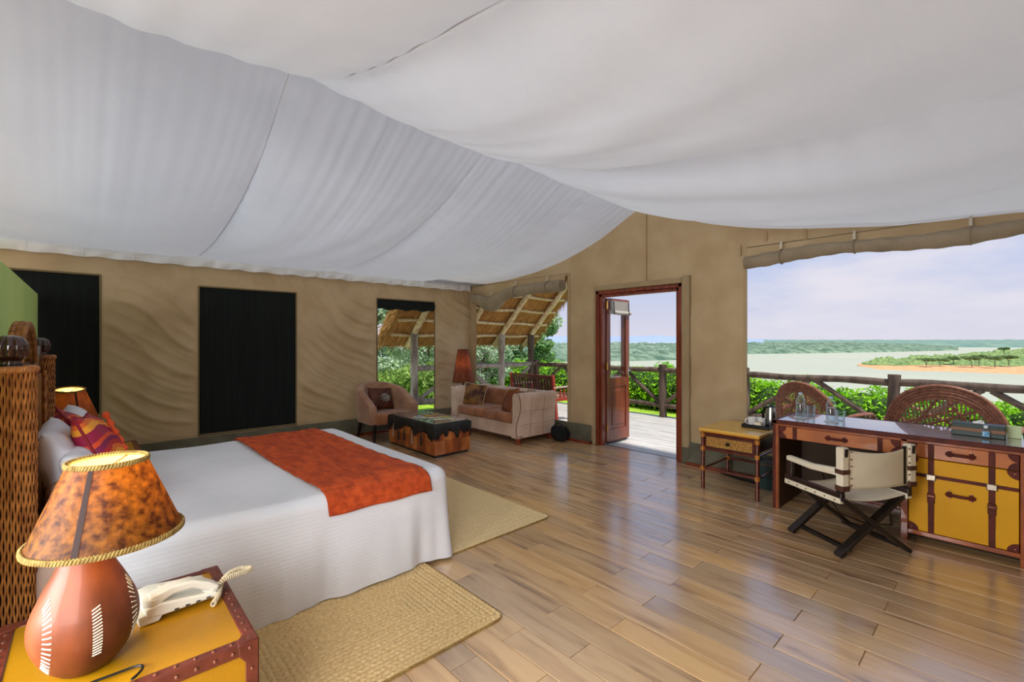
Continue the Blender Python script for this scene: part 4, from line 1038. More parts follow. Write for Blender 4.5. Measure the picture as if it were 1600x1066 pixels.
# ================================================================ RUGS
def rug(label, x0, y0, x1, y1, name, nu, nv, c1, c2, bp=.027):
    w, l = (x1-x0)/2, (y1-y0)/2
    def fn(U, V):
        X = -w+2*w*U; Y = -l+2*l*V
        dx = w-np.abs(X); dy = l-np.abs(Y)
        D = np.minimum(dx, dy); onx = dy < dx; along = np.where(onx, X, Y)
        ph = D/bp; row = np.floor(ph); f = ph-row
        h = .009*np.abs(np.sin(PI*f))**.6
        h = h*(.55+.45*np.abs(np.sin(along*PI/.030+np.sign(np.sin(row*PI+1.5))*(f-.5)*2.2+row*1.1)))
        Z = .008+h; e = np.clip(D/.006, 0, 1); Z = Z*e+.001
        # rounded corners
        rc = .05; cx = np.clip(rc-dx, 0, rc); cy = np.clip(rc-dy, 0, rc); q = np.hypot(cx, cy); k = np.where(q > rc, rc/np.maximum(q, 1e-6), 1)
        X = np.sign(X)*(w-rc+cx*k*1.0) * (dx < rc) + X*(dx >= rc); Y = np.sign(Y)*(l-rc+cy*k)*(dy < rc)+Y*(dy >= rc)
        return X, Y, Z
    m = M(name+'_fibre', c1, .85, c2, 60, 3, bump=.25, bs=260, ramp=(.25,.75))
    o = surf('braided_rug', fn, nu, nv, m, smooth=True); o.location = ((x0+x1)/2, (y0+y1)/2, .0005)
    md = MB()
    tag(o, label, 'rug')
    P = []; n = 200
    for k in range(n):
        q = 4*k/n; i = int(q); f = q-i; x, y = [(-1+2*f, -1), (1, -1+2*f), (1-2*f, 1), (-1, 1-2*f)][i]
        X = w*x; Y = l*y; rc = .05; cx = max(0, abs(X)-(w-rc)); cy = max(0, abs(Y)-(l-rc)); qq = math.hypot(cx, cy)
        if qq > rc: X = math.copysign(w-rc+cx*rc/qq, X); Y = math.copysign(l-rc+cy*rc/qq, Y)
        P.append((X, Y, .005))
    MB().tube(P, .0055, 6, closed=True).build('braid_border', M(name+'_border', '#A68A4E', .85, '#84693A', 60, bump=.4), o)
rug('braided straw rug lying beside the bed in the foreground', .42, 1.79, 1.60, 2.62, 'near_rug', 620, 430, '#E8CC96', '#C6A26C')
rug('pale braided straw rug at the foot of the bed', 1.72, 2.55, 2.78, 4.35, 'far_rug', 340, 520, '#EAD2A2', '#D4B682', .03)
# ================================================================ SITTING CORNER
m_suede = M('suede', '#DCC0A8', .9, '#C6A58C', 4, sheen=.3, bump=.2, bs=80)
m_suede2 = M('suede_brown', '#AC7048', .8, '#8A5636', 5, sheen=.2, bump=.25, bs=60)
m_hidec = M('cow_hide', '#6B3315', .5, '#3A1A0C', 6, bump=.3, bs=40)
def roundbox(name, a, mat, parent, bev=.03, seg=3, puff=0):
    return MB().box(*a).build(name, mat, parent, bevel=bev, seg=seg)
def sofa():
    t = thing('sofa', 'two-seat tan suede sofa with flared arms backed against the front wall', 'sofa', (4.74, 5.375, 0)); hw = .825
    # arm outline in (depth x, z): front leans, flares
    def arm(s):
        mb = MB()
        def outer(z):   # flare outwards with height
            f = (z-.09)/.62; return hw-.055+.012*math.sin(f*PI)+.055*max(0, f-.45)**1.3*2.0
        def front(z):
            f = (z-.09)/.62; return -.375-.045*math.sin(f*2*PI+.35)*(1-.2*f)-.02*f
        prof = []
        K = 16
        for i in range(K+1): z = .09+.56*i/K; prof.append((outer(z), z))
        top = [(outer(.65)-.005, .685), (outer(.65)-.03, .71), (outer(.65)-.075, .72), (hw-.12, .705), (hw-.155, .67), (hw-.17, .62), (hw-.175, .40), (hw-.175, .09)]
        prof += top; n = len(prof); D = 14
        v = []; f = []
        for j in range(D+1):
            g = j/D
            for (y, z) in prof:
                x = front(z)*(1-g)+.37*g; v.append((x, s*y, z-.02*g*max(0, (z-.3))))
        for j in range(D):
            for i in range(n): f.append((j*n+i, j*n+(i+1) % n, (j+1)*n+(i+1) % n, (j+1)*n+i))
        f.append(tuple(range(n))); f.append(tuple(range(D*n, D*n+n))[::-1]); mb.add(v, f)
        o = mb.build('arm', m_suede, t, ang=50)
        # welt along the front edge
        pts = [(front(z)-.004, s*(y+.003), z) for (y, z) in prof[:K+1]]+[(front(.65)-.004, s*(y), z+.002) for (y, z) in top[:4]]
        MB().tube(pts, .006, 6).build('welt', M('welt', '#6E4C38', .8), o)
        # seams of the patchwork side
        ms = M('patch_seam', '#8D7059', .9)
        for z in (.27, .46): MB().tube([(front(z)+.04+(.36-front(z)-.04)*k/10, s*(outer(z)+.001), z) for k in range(11)], .0022, 4).build('patch_seam', ms, o)
        for x in (-.14, .12): MB().tube([(x, s*(outer(z)+.001), z) for z in [.1+.56*k/14 for k in range(15)]], .0022, 4).build('patch_seam', ms, o)
        if s < 0: MB().box(front(.1)+.03, s*(outer(.12))-.002, .105, front(.1)+.10, s*outer(.12)+.002, .115).build('maker_tag', m_darkwood, o)
    arm(-1); arm(1)
    MB().box(-.36, -hw+.15, .09, .30, hw-.15, .29).build('seat_base', m_suede, t, bevel=.02, seg=3)
    mb = MB(); mb.grid(lambda u, v: (.26+.12*v, (2*u-1)*(hw-.08), .09+(.60)*1), 1, 1)
    bk = MB().prism([(.22, .28), (.40, .10), (.41, .60), (.40, .66), (.36, .70), (.30, .70), (.25, .66)], -hw+.10, hw-.10, 'y').build('backrest', m_suede, t, bevel=.02, seg=3)
    for s in (-1, 1):
        a = (-.40, .012 if s > 0 else -hw+.175, .285, .22, hw-.175 if s > 0 else -.012, .42)
        roundbox('seat_cushion', a, m_suede2, t, .045, 4)
        roundbox('back_cushion', (.14, a[1], .40, .27, a[4], .67), m_suede2, t, .05, 4)
        for x in (-.33, .33): MB().lathe([(.028, 0), (.045, .012), (.045, .028), (.030, .038), (.042, .06), (.045, .09)], 14, (x, s*(hw-.10), 0)).build('foot', m_redwood, t)
sofa()
cushion('cushion', 'brown hide cushion with a pale piped edge at the far end of the sofa', 'cushion', (4.62, 5.92, .57), (R(-20), R(6), R(-62)), .40, .38, .075, M('hide_pale', '#8A6030', .6, '#4A2A18', 7, ramp=(.45,.6)), 11, piping=M('pale_piping', '#D0BC94', .7))
cushion('cushion', 'rust brown leather cushion leaning at the near end of the sofa', 'cushion', (4.56, 4.98, .57), (R(-24), R(-8), R(-112)), .42, .38, .08, M('rust_leather', '#8E4A1C', .55, '#6A3212', 5, bump=.3, bs=40), 12, piping=M('rust_piping', '#B88A5A', .7))
cushion('cushion', 'beige fabric cushion tucked behind the rust one in the sofa corner', 'cushion', (4.74, 4.76, .60), (R(-16), R(-6), R(-150)), .38, .32, .07, M('beige_fab', '#B7A284', .9, '#9C8768', 30), 13)

def floor_lamp():
    t = thing('floor_lamp', 'floor lamp with a tall tapering brown hide shade in the corner behind the sofa', 'lamp', (4.80, 6.46, 0))
    MB().lathe([(.12, 0), (.12, .012), (.05, .03), (.02, .05), (.014, .08), (.014, .76)], 20).build('stand', m_darkwood, t)
    sh = MB().grid(lambda u, v: ((.185+(.095-.185)*v)*math.cos(2*PI*u), (.185-.09*v)*math.sin(2*PI*u), .735+.565*v), 48, 10, wu=True).build('lamp_shade', hide_mat('hide_red', '#6A3018', '#8A4A26', None, .35), t, ang=180)
    va = math.atan2(-6.46, -4.8)
    for a in (va+.35, va-1.7, va+2.3): MB().tube([((.186-.09*v)*math.cos(a), (.186-.09*v)*math.sin(a), .735+.565*v) for v in [k/8 for k in range(9)]], .004, 5).build('shade_lacing', m_seam, sh)
    MB().tube([(.186*math.cos(a), .186*math.sin(a), .735) for a in [2*PI*k/48 for k in range(48)]], .005, 6, closed=True).build('rim', m_seam, sh)
    MB().tube([(.096*math.cos(a), .096*math.sin(a), 1.30) for a in [2*PI*k/48 for k in range(48)]], .004, 6, closed=True).build('rim', m_seam, sh)
    MB().ball((0,0,1.02), .03, 12).build('bulb', bpy.data.materials['bulb'], t)
    l = bpy.data.lights.new('floor_bulb', 'POINT'); l.energy = .9; l.color = (1, .6, .3); l.shadow_soft_size = .03
    lo = bpy.data.objects.new('floor_bulb', l); COL.objects.link(lo); lo.parent = t; lo.location = (0, 0, 1.08)
floor_lamp()

def armchair():
    t = thing('armchair', 'brown suede tub armchair standing below the small open window', 'armchair', (3.24, 6.33, 0))
    def U_(a):  # footprint path: front-left arm -> back -> front-right arm;  a in 0..1
        if a < .25: f = a/.25; return (-.33, -.33+.36*f), (-1, 0)
        if a > .75: f = (a-.75)/.25; return (.33, .03-.36*f), (1, 0)
        q = PI-(a-.25)/.5*PI; return (.33*math.cos(q), .03+.33*math.sin(q)), (math.cos(q), math.sin(q))
    mb = MB(); n = 48; v = []; f = []
    for i in range(n+1):
        a = i/n; (x, y), (nx, ny) = U_(a); h = .56+.25*(max(0, math.sin(a*PI))**1.6)
        if a < .05 or a > .95: h -= .03
        sec = [(.04, .27), (.055, .45), (.06, h-.03), (.045, h), (0, h+.012), (-.045, h), (-.055, h-.04), (-.05, .42), (-.04, .27)]
        for (o_, z) in sec: v.append((x+nx*o_, y+ny*o_, z))
    k = 9
    for i in range(n):
        for j in range(k): f.append((i*k+j, i*k+(j+1) % k, (i+1)*k+(j+1) % k, (i+1)*k+j))
    f.append(tuple(range(k))[::-1]); f.append(tuple(range(n*k, n*k+k))); mb.add(v, f)
    mb.build('tub_back', M('tub_suede', '#B48868', .85, '#966A50', 5, sheen=.3, bump=.2, bs=60), t, ang=70, bevel=.01)
    P = [(-.30, -.36), (.30, -.36), (.30, .05)]+[(.30*math.cos(q), .05+.28*math.sin(q)) for q in [PI*k/14 for k in range(1, 14)]]+[(-.30, .05)]
    MB().prism(P, .26, .42, 'z').build('seat', m_suede2, t, bevel=.03, seg=3)
    for x, y, dx in ((-.29, -.30, -.02), (.29, -.30, .02), (-.25, .25, -.05), (.25, .25, .05)):
        MB().add([(x-.022, y-.022, .28), (x+.022, y-.022, .28), (x+.022, y+.022, .28), (x-.022, y+.022, .28), (x+dx-.014, y-.014, 0), (x+dx+.014, y-.014, 0), (x+dx+.014, y+.014, 0), (x+dx-.014, y+.014, 0)],
                 [(0,1,2,3),(7,6,5,4),(4,5,1,0),(5,6,2,1),(6,7,3,2),(7,4,0,3)]).build('leg', m_blackwood, t, bevel=.003)
armchair()
cc = cushion('cushion', 'dark brown hide cushion with a pale furry patch on the armchair', 'cushion', (3.20, 6.36, .59), (R(-20), R(4), R(8)), .42, .34, .08, M('choc_hide', '#5A2C16', .55, '#3C1A0C', 5, bump=.3), 14)
rr_ = random.Random(4); mb = MB()
for k in range(160):
    a = rr_.uniform(0, 6.28); q = rr_.random()**.5*.055; x = .02+q*math.cos(a)*1.1; z = -.005+q*math.sin(a)
    mb.tube([(x, -.072, z), (x+rr_.uniform(-.015,.015)+.2*(x-.02), -.088, z+.2*z), (x+rr_.uniform(-.02,.02)+.5*(x-.02), -.092, z-.01)], [.0025, .002, .001], 3)
mb.build('fur_patch', M('fur', '#C9BFAE', .9, '#6E6254', 60), cc)

def coffee_table():
    t = thing('coffee_table', 'low patchwork wooden coffee table under a scalloped black leather cover and glass', 'coffee table', (3.39, 5.36, 0)); w, l = .275, .58
    wood = [M('tbl_wood%d' % i, c, .3, d, 5, st=(2,2,1), coat=.5) for i, (c, d) in enumerate((('#B8642E', '#8E4520'), ('#CC7C40', '#A05824'), ('#A05228', '#783818')))]
    MB().box(-w+.02, -l+.02, 0, w-.02, l-.02, .04).build('plinth', m_darkwood, t)
    MB().box(-w+.008, -l+.008, .035, w-.008, l-.008, .40).build('carcass', wood[2], t)
    r = random.Random(2)
    def row(n, f):
        xs = [0]+sorted([(i+r.uniform(-.2,.2))/n for i in range(1, n)])+[1]
        for i in range(n): f(xs[i], xs[i+1], .035, .20+r.uniform(-.03,.03), i, 0)
        xs2 = [0]+sorted([(i+r.uniform(-.2,.2))/n for i in range(1, n)])+[1]
        for i in range(n): f(xs2[i], xs2[i+1], .20, .40, i, 1)
    def side_x(s):
        def f(a, b, z0, z1, i, k): MB().box(s*w-.008 if s > 0 else -w, -l+2*l*a+.001, z0 if not k else .205, s*w if s > 0 else -w+.008, -l+2*l*b-.001, z1 if k else .203).build('wood_block', wood[(i*2+k) % 3], t, bevel=.002)
        return f
    def side_y(s):
        def f(a, b, z0, z1, i, k): MB().box(-w+2*w*a+.001, s*l-.008 if s > 0 else -l, z0 if not k else .205, -w+2*w*b-.001, s*l if s > 0 else -l+.008, z1 if k else .203).build('wood_block', wood[(i*2+k+1) % 3], t, bevel=.002)
        return f
    row(6, side_x(-1)); row(4, side_y(-1)); row(5, side_x(1)); row(4, side_y(1))
    # leather cover with jagged drop
    m_lea = M('black_leather', '#1E1D1C', .45, '#2E2C29', 6, bump=.4, bs=50)
    pts = []; per = 2*(2*w+2*l)+0
    def edge(q):
        a = q*4; i = int(a) % 4; f = a-int(a); e = .012
        return [(-w-e+2*(w+e)*f, -l-e), (w+e, -l-e+2*(l+e)*f), (w+e-2*(w+e)*f, l+e), (-w-e, l+e-2*(l+e)*f)][i]
    n = 240; v = []; fc = []
    rng = random.Random(8); jag = [rng.uniform(.08, .19) for _ in range(41)]
    for k in range(n):
        q = k/n; x, y = edge(q); u = q*40; i = int(u); f = u-i; s = f*f*(3-2*f); drop = jag[i % 40]*(1-s)+jag[(i+1) % 40]*s
        if min(abs((q*4) % 1), 1-(q*4) % 1) < .05: drop += .06
        o = .010*math.sin(k*.7)+.006*math.sin(k*1.9)
        nx, ny = (x/(abs(x)+1e-6) if abs(x) > w else 0), (y/(abs(y)+1e-6) if abs(y) > l else 0)
        v += [(x*.97, y*.985, .412), (x, y, .405), (x+nx*o*.4, y+ny*o*.4, .405-drop*.5), (x+nx*o, y+ny*o, .405-drop)]
    for k in range(n):
        for j in range(3): fc.append((k*4+j, ((k+1) % n)*4+j, ((k+1) % n)*4+j+1, k*4+j+1))
    fc.append(tuple(k*4 for k in range(n)))
    lc = MB().add(v, fc).build('leather_cover', m_lea, t, ang=60); sd = lc.modifiers.new('Solidify', 'SOLIDIFY'); sd.thickness = .003
    for i, y in enumerate((.42, .28, .13, -.08, -.30)):
        x = -w-.018; z = .24-.02*(i % 2)
        o = MB().tube([(x, y, z+.07), (x-.004, y, z+.03), (x-.004, y, z)], [.004, .006, .008], 6).add(*(lambda b: (b.v, b.f))(MB().tube([(x-.004, y, z), (x-.004, y, z-.06), (x-.004, y, z-.11)], [.012, .011, .016], 8))).build('tassel', (m_lea, M('tassel_pale', '#A88A70', .7))[i in (0, 3)], t)
    MB().box(-w+.01, -l+.02, .416, w-.01, l-.02, .424).build('glass_top', M('table_glass', '#6A7068', .06, ior=2.0, spec=.8, coat=1), t, bevel=.002)
coffee_table()
def mag(lab, x, y, z, rz, c, c2, w=.21, h=.28, t=.006):
    o = thing('magazine', lab, 'magazine', (x, y, z), rz)
    MB().box(-w/2, -h/2, 0, w/2, h/2, t).build('pages', M('paper', '#E8E6DF', .6), o)
    MB().box(-w/2-.001, -h/2-.001, t, w/2+.001, h/2+.001, t+.0012).build('cover', M('cover', c, .25, c2, 9, ramp=(.42,.55), coat=.3), o)
mag('pale magazine with a white cover lying underneath on the glass table top', 3.36, 5.35, .4245, .35, '#D8D8D0', '#8AA0A8')
mag('open-coloured yellow and red magazine on top of the pile on the glass table', 3.39, 5.30, .4325, -.25, '#C8B84A', '#9A3A4A')
mag('blue-green magazine at the near side of the pile on the glass table', 3.45, 5.12, .4245, 1.2, '#5C8060', '#C8C070', .19, .26)

# black bag beside the sofa
mb = MB(); mb.grid(lambda u, v: ((.11+.02*math.sin(v*9+u*20))*math.cos(2*PI*u)*math.sin(PI*v)**.6, (.15+.02*math.sin(u*30))*math.sin(2*PI*u)*math.sin(PI*v)**.6, .115-.105*math.cos(PI*v)+.015*math.sin(u*25)*math.sin(PI*v)), 40, 16, wu=True)
bg_ = thing('soft_bag', 'crumpled black soft bag on the floor between the sofa and the front wall', 'bag', (5.0, 4.40, 0)); mb.build('bag_body', M('black_fabric', '#0C0C0E', .8, bump=.5, bs=40), bg_)
MB().tube([(-.02, .09*math.cos(a), .20+.06*math.sin(a)) for a in [PI*k/14 for k in range(15)]], .008, 6).build('handle', m_black, bg_)

# ================================================================ GARDEN BENCH on the deck
def bench():
    t = thing('garden_bench', 'dark red slatted garden bench on the deck, back towards the sofa window', 'bench', (6.0, 5.98, 0)); h = .54
    m = M('bench_red', '#5A2A24', .4, '#42201C', 8, coat=.3); m2 = M('bench_end', '#8C3226', .4)
    MB().beam((0, -h, .80), (0, h, .80), .045, .07).build('top_rail', m, t, bevel=.008)
    MB().beam((.06, -h, .45), (.06, h, .45), .04, .05).build('lower_rail', m, t, bevel=.006)
    sm = MB().beam((.055, 0, .46), (.004, 0, .78), .044, .016, (1,0,0)).mesh('back_slat', m)
    for k in range(14): relink('back_slat', sm, t, (0, -h+.07+k*(2*h-.14)/13, 0))
    for s in (-1, 1):
        MB().beam((-.005, s*h, .84), (.10, s*h, .02), .055, .05, (0,1,0)).build('back_leg', m2, t, bevel=.006)
        MB().beam((.55, s*h, .60), (.55, s*h, .0), .055, .05, (0,1,0)).build('front_leg', m2, t, bevel=.006)
        MB().beam((.0, s*h, .62), (.60, s*h, .62), .06, .03).build('armrest', M('bench_arm', '#A28E80', .5), t, bevel=.008)
        for x in (.2, .3, .4): MB().beam((x, s*h, .42), (x, s*h, .61), .03, .018, (0,1,0)).build('arm_slat', m2, t)
        MB().beam((.06, s*h, .40), (.56, s*h, .40), .03, .05, (0,0,1)).build('side_rail', m2, t)
    for k in range(7): MB().box(.10+k*.068, -h, .42, .155+k*.068, h, .44).build('seat_slat', M('bench_seat', '#9A6A50', .45), t, bevel=.003)
bench()
def wicker_chair(lab, x, y, rz, w=.80, H=1.0, seed=1):
    t = thing('wicker_chair', lab, 'chair', (x, y, 0), rz); hw = w/2
    m = M('dark_wicker', '#8A5A44', .55, '#6A4030', 30, bump=.4, bs=80)
    # back faces +y ; hoop leaning to -y
    def hoop(a, k=1.0, dz=0): return Vector((hw*k*math.cos(a)*(1+.05*math.sin(a)), -.20-.16*math.sin(a), .42+(H-.42)*k*max(0,math.sin(a))**.75+dz))
    n = 60
    for d, rr in ((1.0, .020), (.955, .018), (.91, .018), (.865, .018), (.82, .016)):
        MB().tube([hoop(PI*k/n, d) for k in range(n+1)], rr, 7).build('hoop', m, t)
    # plaited lace between the hoops
    mb = MB()
    for k in range(70):
        a = PI*(k+.5)/70; mb.tube([hoop(a-.03, 1.0), hoop(a, .91)+Vector((0,.008,0)), hoop(a+.03, .82)], .006, 4)
    mb.build('hoop_weave', m, t)
    for i in range(24):
        x0 = hw*.8*(-1+2*(i+.5)/24); a = math.acos(max(-1, min(1, x0/(hw*.84)))); top = hoop(a, .82); MB().tube([(top.x*.86, -.16, .44), (top+Vector((0,0,0))).lerp(Vector((top.x*.86, -.16, .44)), .5), top], .0065, 5).build('back_rod', m, t)
    for a, b in (((-.30, .44), (.0, .93)), ((.30, .44), (.0, .93)), ((-.15, .62), (.26, .82)), ((.15, .62), (-.26, .82)), ((-.32, .62), (.1, .80))):
        MB().tube([(a[0]*w/.8, -.20, a[1]), (b[0]*w/.8, -.32, b[1]*H)], .013, 6).build('diagonal_cane', m, t)
    mb = MB()
    for k in range(16):
        z = .46+.012*k; ww = .22-.012*k; mb.tube([(x_, -.20-.06*(z-.44), z+.004*math.sin(x_*60+k*PI)) for x_ in [-ww+2*ww*j/14 for j in range(15)]], .006, 4)
    mb.build('back_weave', m, t)
    # seat with woven pattern
    P = [(hw*.95*math.cos(q), .10+.34*math.sin(q)) for q in [2*PI*k/36 for k in range(36)]]
    MB().prism(P, .38, .41, 'z').build('seat', M('seat_weave', '#8A5A40', .6, '#3E241A', 70, ramp=(.45,.55)), t, bevel=.008)
    MB().tube([(x_, y_, .40) for x_, y_ in P], .022, 7, closed=True).build('seat_rim', m, t)
    for s in (-1, 1):
        for q in range(3):
            MB().tube([(s*hw*(1.0), -.20, .60-.0*q), (s*(hw+.03+.012*q), 0, .64), (s*(hw+.02+.012*q), .25, .64), (s*hw*.95, .40, .60), (s*hw*.8, .42, .42)], .016, 7).build('arm_cane', m, t)
        for k in range(7): MB().tube([(s*hw*.93, -.12+.07*k, .40), (s*(hw+.02), -.12+.07*k, .63)], .007, 5).build('arm_rod', m, t)
        for yy in (-.15, .36): MB().tube([(s*hw*.8, yy, .39), (s*hw*.9, yy*1.1, 0)], .022, 8).build('leg', m, t)
    MB().tube([(hw*.82*math.cos(q), .10+.28*math.sin(q), .15) for q in [2*PI*k/30 for k in range(30)]], .010, 6, closed=True).build('stretcher', m, t)
wicker_chair('dark wicker armchair with a wide fan back directly behind the desk', 6.15, .40, R(-93), .86, 1.03)
wicker_chair('wicker armchair turned sideways on the deck, seen behind the two bottles', 6.30, 1.50, R(-112), .74, .97, 2)

# ================================================================ DESK
m_tan = M('tan_leather', '#B4662C', .4, '#A05624', 4, bump=.1, bs=90, coat=.2)
m_edge = M('desk_edge_wood', '#9A4E20', .35, '#7C3A16', 8, coat=.3)
m_dkl = M('dark_leather', '#5E2416', .55, '#47190F', 9, spec=.25, bump=.15)
def handle(parent, y, z, l, x=0):
    h = MB(); n = 12
    P = [(x-.010-.018*math.sin(PI*k/n), y-l/2+l*k/n, z) for k in range(n+1)]
    for k in range(n): h.beam(P[k], P[k+1], .006, .022)
    o = h.build('handle', m_dkl, parent, bevel=.002)
    for s in (-1, 1):
        MB().box(x-.012, y+s*l*.36-.012, z-.020, x-.001, y+s*l*.36+.012, z+.020).build('handle_plate', m_dkl, o, bevel=.004)
        for q in (-.026, .026): MB().lathe([(.006, 0), (.005, .004), (0, .005)], 8, T=Matrix.Translation((x-.001, y+s*l*.36, z+q)) @ Matrix.Rotation(-PI/2, 4, 'Y')).build('handle_stud', m_stud, o)
def capcorner(parent, y, z, sy, sz, r, x=0):
    P = [(y, z)]+[(y+sy*r*math.cos(a), z+sz*r*math.sin(a)) for a in [PI/2*k/8 for k in range(9)]]
    o = MB().prism(P, x-.004, x+.001, 'x').build('corner_cap', m_dkl, parent, bevel=.001)
def desk():
    X0, X1, Y0, Y1, H = 4.38, 5.04, -.075, 1.39, .765
    t = thing('writing_desk', 'trunk-style writing desk in tan and mustard leather under the lake window', 'desk', (X0, Y0, 0)); D = X1-X0; Ln = Y1-Y0; yc = .60
    tp = MB().box(0, 0, H-.028, D, Ln, H).build('desk_top', M('desk_top', '#9C8C80', .25, '#8C7C70', 5, coat=1, ior=2.0, spec=.7, bump=.1, bs=60), t, bevel=.004)
    MB().box(-.004, -.004, H-.030, .022, Ln+.004, H+.0015).build('top_edge_strap', m_dkl, t, bevel=.003)
    MB().box(-.004, Ln-.03, H-.030, D, Ln+.004, H+.0012).build('top_edge_strap', m_dkl, t, bevel=.003)
    MB().box(D-.03, 0, H-.030, D+.003, Ln, H+.0012).build('top_edge_strap', m_dkl, t, bevel=.003)
    sm = MB().lathe([(.0055, 0), (.005, .0025), (.0025, .004), (0, .0045)], 8).mesh('stud', m_stud)
    for k in range(56): relink('stud', sm, t, (.008, Ln*(k+.5)/56, H+.0012))
    for k in range(22): relink('stud', sm, t, (D*(k+.5)/22, Ln-.012, H+.001))
    # left side panel
    sp = MB().box(0, Ln-.045, 0, D, Ln, H-.03).build('side_panel', m_edge, t, bevel=.004)
    MB().box(-.003, Ln-.020, 0, D, Ln+.003, H-.028).build('panel_leather', m_dkl, sp, bevel=.003)
    MB().box(.012, Ln-.048, .0, D-.01, Ln-.045, H-.13).build('panel_lining', M('lining_brown', '#4A3018', .6), sp)
    MB().box(-.0, yc-.03, 0, .05, yc+.012, H-.03).build('front_post', m_edge, t, bevel=.004)
    MB().box(-.0, 0, 0, .05, .022, H-.03).build('front_post', m_edge, t, bevel=.004)
    MB().box(-.003, -.006, 0, D, .003, H-.028).build('panel_leather', m_dkl, t, bevel=.002)
    MB().box(.02, .003, .06, D, .02, H-.03).build('side_panel', m_edge, t)
    MB().box(.05, yc-.03, .06, D, yc, H-.03).build('divider', M('dark_lining', '#3A2716', .7), t)
    MB().box(D-.02, 0, .05, D-.004, Ln, H-.03).build('back_panel', bpy.data.materials['dark_lining'], t)
    MB().box(0, .02, H-.048, .04, Ln-.04, H-.030).build('top_rail', m_edge, t, bevel=.002)
    # wide drawer over the kneehole
    a, b = yc+.014, Ln-.048; z0, z1 = H-.150, H-.050
    dr = MB().box(.004, a, z0, .42, b, z1).build('drawer', m_tan, t, bevel=.003)
    for (ys, w) in ((a+.10, .032), (b-.135, .032)):
        MB().box(.001, ys, z0, .006, ys+w, z1).build('strap', m_dkl, dr, bevel=.001)
    for (y, sy) in ((a, 1), (b, -1)):
        for (z, sz) in ((z0, 1), (z1, -1)): capcorner(dr, y, z, sy, sz, .055, .004)
    handle(dr, (a+b)/2-.01, (z0+z1)/2, .15, .004)
    # right cabinet: small drawer over a fall-front trunk door
    a, b = .026, yc-.034; m_md = M('mustard_desk', '#D0960C', .5, '#C68C08', 3, spec=.25)
    MB().box(.0, .02, .055, .045, yc-.03, .085).build('bottom_rail', m_edge, t, bevel=.002)
    d2 = MB().box(.004, a, H-.150, .42, b, H-.050).build('drawer', m_tan, t, bevel=.003)
    dd = MB().box(.004, a, .088, .03, b, H-.156).build('trunk_door', m_md, t, bevel=.003)
    MB().box(.03, .02, .06, D-.02, yc-.03, .08).build('cabinet_floor', bpy.data.materials['dark_lining'], t)
    for ys in (a+.105, b-.105-.032):
        MB().box(.000, ys, H-.150, .006, ys+.032, H-.050).build('strap', m_dkl, d2, bevel=.001)
        MB().box(.000, ys, .088, .005, ys+.032, H-.156).build('strap', m_dkl, dd, bevel=.001)
        MB().box(-.008, ys-.004, .30, .004, ys+.036, .375).build('strap_loop', m_dkl, dd, bevel=.004)
        MB().prism([(ys-.0, .22), (ys+.008, .205), (ys+.024, .205), (ys+.032, .22), (ys+.032, .34), (ys, .34)], -.006, 0, 'x').build('strap_tongue', m_dkl, dd, bevel=.002)
        MB().box(-.012, ys-.007, .345, -.004, ys+.039, .36).build('buckle', M('buckle', '#5A3020', .3, metal=.6), dd, bevel=.003)
        MB().box(-.014, ys-.010, .462, .002, ys+.042, .505).build('clasp', M('clasp', '#8C8070', .35, metal=.9), dd, bevel=.005)
    MB().box(.000, a, .478, .005, b, .502).build('cross_strap', m_dkl, dd, bevel=.001)
    for (y, sy) in ((a, 1), (b, -1)):
        for (z, sz) in ((.088, 1), (H-.156, -1)):
            capcorner(dd, y, z, sy, sz, .055, .004)
            MB().lathe([(.005, 0), (.004, .003), (0, .004)], 8, T=Matrix.Translation((.0, y+sy*.018, z+sz*.018)) @ Matrix.Rotation(-PI/2, 4, 'Y')).build('cap_stud', m_stud, dd)
        for (z, sz) in ((H-.150, 1), (H-.050, -1)): capcorner(d2, y, z, sy, sz, .05, .004)
    handle(d2, (a+b)/2, H-.10, .15, .004); handle(dd, (a+b)/2, .385, .15, .004)
desk()
DZ = .7672
def lathe_obj(name, prof, mat, parent=None, n=32, **k): return MB().lathe(prof, n).build(name, mat, parent, ang=50, **k)
m_bg = thinglass('bottle_glass', '#F4F8F8', .75); m_water = thinglass('bottle_water', '#F0F6F6', .3)
def bottle(x, y, lab, h=.20):
    t = thing('water_bottle', lab, 'bottle', (x, y, DZ+.003)); k = h/.20
    pr = [(.030, 0), (.036, .004), (.036, .095*k), (.033, .105*k), (.034, .112*k), (.036, .125*k), (.035, .145*k), (.026, .165*k), (.0150, .178*k), (.0145, .19*k)]
    MB().lathe(pr, 28).build('glass_body', m_bg, t, ang=60)
    MB().lathe([(.0, .003), (.033, .005), (.034, .093*k), (.031, .105*k), (.032, .112*k), (0, .115*k)], 28).build('water', m_water, t, ang=60)
    MB().lathe([(.017, .186*k), (.018, .19*k), (.0175, .203*k), (0, .206*k)], 20).build('cap', M('cap_clear', '#9FB4C4', .2, spec=.8), t)
    for z in (.03, .05, .07): MB().tube([(.0362*math.cos(a), .0362*math.sin(a), z*k) for a in [2*PI*i/28 for i in range(28)]], .0012, 4, closed=True).build('moulded_ring', m_bg, t)
for x, y, lab, h in ((4.66, 1.255, 'left one of the two tall clear water bottles on the desk', .215), (4.61, 1.015, 'right one of the two tall clear water bottles on the desk', .205)):
    bottle(x, y, lab, h)
    o = MB().lathe([(0, 0), (.052, 0), (.052, .002), (0, .002)], 28).build('coaster', M('paper_doily', '#E6E6E6', .7), loc=(x, y, DZ)); tag(o, 'white paper coaster under the '+('left' if y > 1.1 else 'right')+' water bottle', 'coaster')
